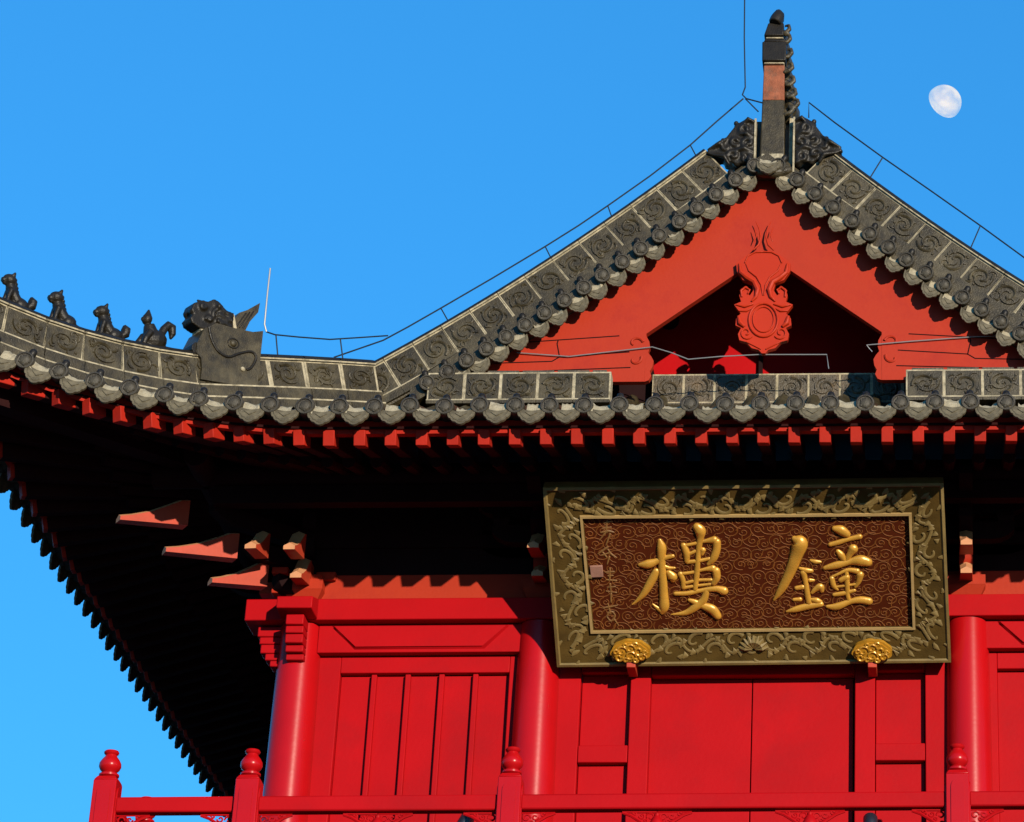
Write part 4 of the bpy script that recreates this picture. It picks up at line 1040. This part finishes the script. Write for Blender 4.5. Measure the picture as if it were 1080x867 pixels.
for px in (666, 920):                        # cloud-shaped gold bosses that carry the frame's lower edge
    u, v = inv(px, 685); b = MB(); k = 1 / 93.5
    n = 40; rim = []
    for i in range(n):
        a = 2 * pi * i / n; rr_ = 1 + .07 * abs(sin(a * 4.5)); rim.append((20 * cos(a) * rr_ * k, (13.5 * sin(a) if sin(a) > 0 else 10 * sin(a)) * rr_ * k))
    o = L3(u, v, .07); b.prism(rim, o, X, PV, PN, -.03, .035, GOLDB)
    b.prism([(x * .86, z * .86) for x, z in rim], o, X, PV, PN, .035, .05, GOLDB)
    r = random.Random(int(px))
    for (x, z, rr_, sg) in ((-9, 3, 6, 1), (9, 3, 6, -1), (0, 6, 5, 1), (-12, -4, 4.5, -1), (12, -4, 4.5, 1), (0, -3, 6, 1), (-5, -7, 3, 1), (5, -7, 3, -1), (-15, 2, 3, 1), (15, 2, 3, -1), (5, 10, 3, 1), (-5, 10, 3, -1)):
        b.tube([o + X * (x + rr_ * (1 - .7 * t / 12) * cos(sg * t * .55)) * k + PV * (z + rr_ * (1 - .7 * t / 12) * sin(sg * t * .55)) * k + PN * .053 for t in range(13)], .013, GOLDB, 6)
    b.build('cloud_boss', pq, bevel=.008, smooth=50)
    q = MB(); A_ = L3(u, v - .10, .0); q.box(A_.x - .05, A_.x + .05, A_.y - .07, A_.y + .24, A_.z - .14, A_.z + .0, BEAK); q.build('support_peg', pq, bevel=.008)

# ------------------------------------------------------------------ balustrade along the terrace edge
BL = empty('balustrade', (0, -1.5, FLOOR), 'red lacquered balustrade with bud-topped posts along the terrace edge', 'balustrade')
YR_ = -1.5
def post_mesh():
    b = MB(); w = .122; h = 11.79 - FLOOR
    b.box(-w, w, -w, w, 0, h - .05, LACQ)
    b.hexa([(-w, -w, h - .05), (w, -w, h - .05), (w, w, h - .05), (-w, w, h - .05), (-w + .03, -w + .03, h), (w - .03, -w + .03, h), (w - .03, w - .03, h), (-w + .03, w - .03, h)], LACQ)
    for (ex, ez) in ((X, -Y), (-Y, -X), (X * -1, Y), (Y, X)):   # arched raised field on each face
        poly = [(-.07, .2), (.07, .2), (.07, h - .20)] + [(.07 * cos(a * pi / 8), h - .20 + .09 * sin(a * pi / 8)) for a in range(1, 8)] + [(-.07, h - .20)]
        b.prism(poly, (0, 0, 0), ex, Z, ez, w, w + .012, LACQ)
    return b.mesh('post', 30)
def bud_mesh():
    b = MB(); b.lathe([(.085, 0), (.105, .015), (.105, .035), (.085, .05), (.072, .06), (.10, .085), (.116, .12), (.112, .16), (.09, .20), (.066, .23), (.058, .25), (.075, .262), (.080, .28), (.07, .295), (.0, .297)], (0, 0, 0), Z, LACQ, 24); return b.mesh('post_bud')
PM, BM = post_mesh(), bud_mesh()
posts = [(-6.66, -1.5), (-5.17, -1.5), (-2.42, -1.5), (2.27, -1.5), (5.2, -1.5), (6.66, -1.5), (-6.66, .05), (-6.66, 3.5), (-6.66, 7.5), (-6.66, DEPTH + 1.5), (6.66, .05), (6.66, 3.5), (6.66, 7.5), (6.66, DEPTH + 1.5)]
pmod = None
for (x, y) in posts:
    o = put(PM, 'post', Matrix.Translation((x, y + 1.5, 0)), BL); bv = o.modifiers.new('bevel', 'BEVEL'); bv.width = .01; bv.segments = 2; bv.limit_method = 'ANGLE'; bv.angle_limit = radians(40)
    put(BM, 'bud', Matrix.Translation((0, 0, 11.79 - FLOOR)), o)
def fret(b, o, sx, mirror_axis=X):           # openwork leaf bracket, hangs under the rail
    o = Vector(o); ex = mirror_axis * sx; r = random.Random(5)
    def P_(x, z): return o + ex * x + Z * z
    b.tube([P_(0, -.24), P_(.08, -.19), P_(.16, -.12), P_(.27, -.05), P_(.36, -.02)], [.02, .022, .02, .018, .014], RED, 6)
    b.tube([P_(0, -.015), P_(.36, -.012)], .012, RED, 5)
    for (x, z, R_, k) in ((.06, -.07, .045, 1), (.15, -.06, .035, -1), (.05, -.155, .035, -1), (.23, -.035, .022, 1), (.11, -.115, .02, 1)):
        b.tube([P_(x + R_ * (1 - .06 * t) * cos(k * t * .55), z + R_ * (1 - .06 * t) * sin(k * t * .55)) for t in range(12)], .011, RED, 5)
zt = 11.56 - FLOOR
def rails(p, q):
    p = Vector((p[0], p[1] + 1.5, 0)); q = Vector((q[0], q[1] + 1.5, 0)); d = (q - p).normalized(); L = (q - p).length; a = p + d * .12; c = q - d * .12
    b = MB(); b.beam(a + Z * (zt - .085), c + Z * (zt - .085), .15, .17, RED); b.build('handrail', BL, bevel=.02)
    b = MB(); b.beam(a + Z * .62, c + Z * .62, .09, .10, RED); b.beam(a + Z * .16, c + Z * .16, .09, .10, RED); b.beam(a + Z * .39, c + Z * .39, .04, .355, RED); b.build('rail_panel', BL, bevel=.008)
    mids = 1 if 2 < L < 4 else (0 if L < 2 else 2)
    if mids == 2: ts = [L / 2 - .80, L / 2 + .80] if L < 5 and abs(d.x) > .5 else [L / 3, 2 * L / 3]
    elif mids == 1: ts = [L / 2]
    else: ts = []
    for (o, sg) in [(a, 1), (c, -1)] + [(p + d * (t + .004), 1) for t in ts] + [(p + d * (t - .004), -1) for t in ts]:
        b = MB(); fret(b, o + Z * (zt - .172), sg, d); b.build('fret_bracket', BL)
    for t in ts:
        b = MB(); o = p + d * t; b.lathe([(.05, .675), (.075, .72), (.085, .79), (.05, .85), (.028, .88), (.03, .90)], o, Z, RED, 14); b.build('baluster', BL)
fp = posts[:6]
for a, c in zip(fp, fp[1:]): rails(a, c)
for sp in ([posts[0]] + posts[6:10], [posts[5]] + posts[10:14]):
    for a, c in zip(sp, sp[1:]): rails(a, c)
rails(posts[9], posts[13])

# small dark lamps on the terrace behind the rail: only their tops show
for i, (px, lab) in enumerate(((491, 'dark lamp housing behind the rail below the battened wall panel'), (918, 'dark lamp housing behind the rail to the right of the double door'))):
    q = at(px, 859, -.75); e = empty('floodlight', (q.x, -.75, FLOOR), lab, 'lamp', 'lamps on the terrace'); h = q.z - FLOOR
    b = MB(); b.lathe([(.13, 0), (.13, .03), (.022, .05), (.022, h - .22)], (0, 0, 0), Z, NAVY, 14); b.build('stand', e)
    b = MB(); tl = .35 if i == 0 else 0; b.lathe([(.02, -.1), (.06, -.09), (.075, -.04), (.078, .06), (.07, .075), (.0, .07)], (0, 0, h - .085), Vector((tl, .5, .9)), NAVY, 16); b.build('housing', e)

# ------------------------------------------------------------------ lightning wires
def wire(name, label, chain, stands, r, m):
    e = empty(name, chain[0][0] if isinstance(chain[0], list) else chain[0], label, 'wire'); o = Vector(e.location)
    b = MB(); pts = [Vector(p) - o for p in chain]; b.tube(pts, r, m, 6); b.build('conductor', e)
    for (p, q) in stands:
        c = MB(); c.tube([Vector(p) - o, Vector(q) - o], r * .9, m, 6); c.build('standoff', e)
    return e
def rt(px, py, y=.9): return at(px, py, y)
wire('lightning_wire', 'dark lightning conductor strung above the left slope of the gable ridge', [rt(*p) for p in ((784, 104), (756, 128), (728, 153), (685, 186), (641, 217), (610, 238), (575, 260), (520, 293), (465, 325), (430, 345), (404, 359), (352, 377))],
     [(rt(728, 153), rt(736, 168)), (rt(641, 217), rt(647, 234)), (rt(575, 260), rt(584, 278)), (rt(465, 325), rt(474, 341))], .0095, WIRE)
wire('lightning_wire', 'dark lightning conductor strung above the right slope of the gable ridge', [rt(*p) for p in ((853, 124), (853, 108), (880, 129), (931, 166), (980, 200), (1034, 238), (1082, 273), (1140, 315))],
     [(rt(931, 166), rt(918, 187)), (rt(1034, 238), rt(1021, 268))], .0095, WIRE)
wire('lightning_rod', 'thin vertical lightning rod beside the finial, rising out of the frame', [rt(786, -70, .6), rt(785, 40, .6), rt(786, 92, .6), rt(783, 100, .6), rt(787, 104, .6), rt(806, 109, .6)], [(rt(786, 104, .6), rt(800, 118, .7))], .0095, WIRE)
def hp(px, py):
    p, t_ = hip_top(px); return on_plane(px, py, p, Vector((.7071, -.7071, 0)))
hw = [hp(*p) for p in ((285, 283), (282, 310), (279, 342), (281, 350), (290, 353), (315, 355.5), (348, 358), (380, 356), (409, 354))]
hw_e = wire('hip_wire', 'bent wire rising pale over the hip ridge right of the big dragon head', hw[3:], [(hp(291, 353), hp(293, 376)), (hp(359, 358), hp(362, 382))], .009, WIRE)
b = MB(); b.tube([p - hw[3] for p in hw[:4]], .010, WIREL, 6); b.build('rod', hw_e)
wire('gable_wire', 'thin pale wire across the open gable above the foot ridge', [at(*p, .62) for p in ((545, 372), (600, 376), (688, 366), (708, 372), (726, 379), (760, 376), (800, 374), (872, 374), (874, 389))], [], .007, WIREL)
wire('gable_wire', 'thin pale wire on the right bargeboard foot', [at(*p, .62) for p in ((920, 371), (914, 364), (960, 360), (1030, 355), (1085, 354))], [], .007, WIREL)

# ------------------------------------------------------------------ moon
mc = at(995.5, 108, 1500); dist = (mc - CAM).dot(FW); mr = 18.6 / F * dist
b = MB(); b.ball((0, 0, 0), mr, MOON, 64)
td = (R0 * -.72 - U0 * .69).normalized()          # gibbous phase put into the shape: unlit limb flattened
b.v = [tuple(Vector(v) - td * max(Vector(v).dot(td), 0) * .31) for v in b.v]
mo = b.build('moon', smooth=180, loc=mc); tag(mo, 'pale gibbous moon high in the blue sky right of the roof peak', 'moon')
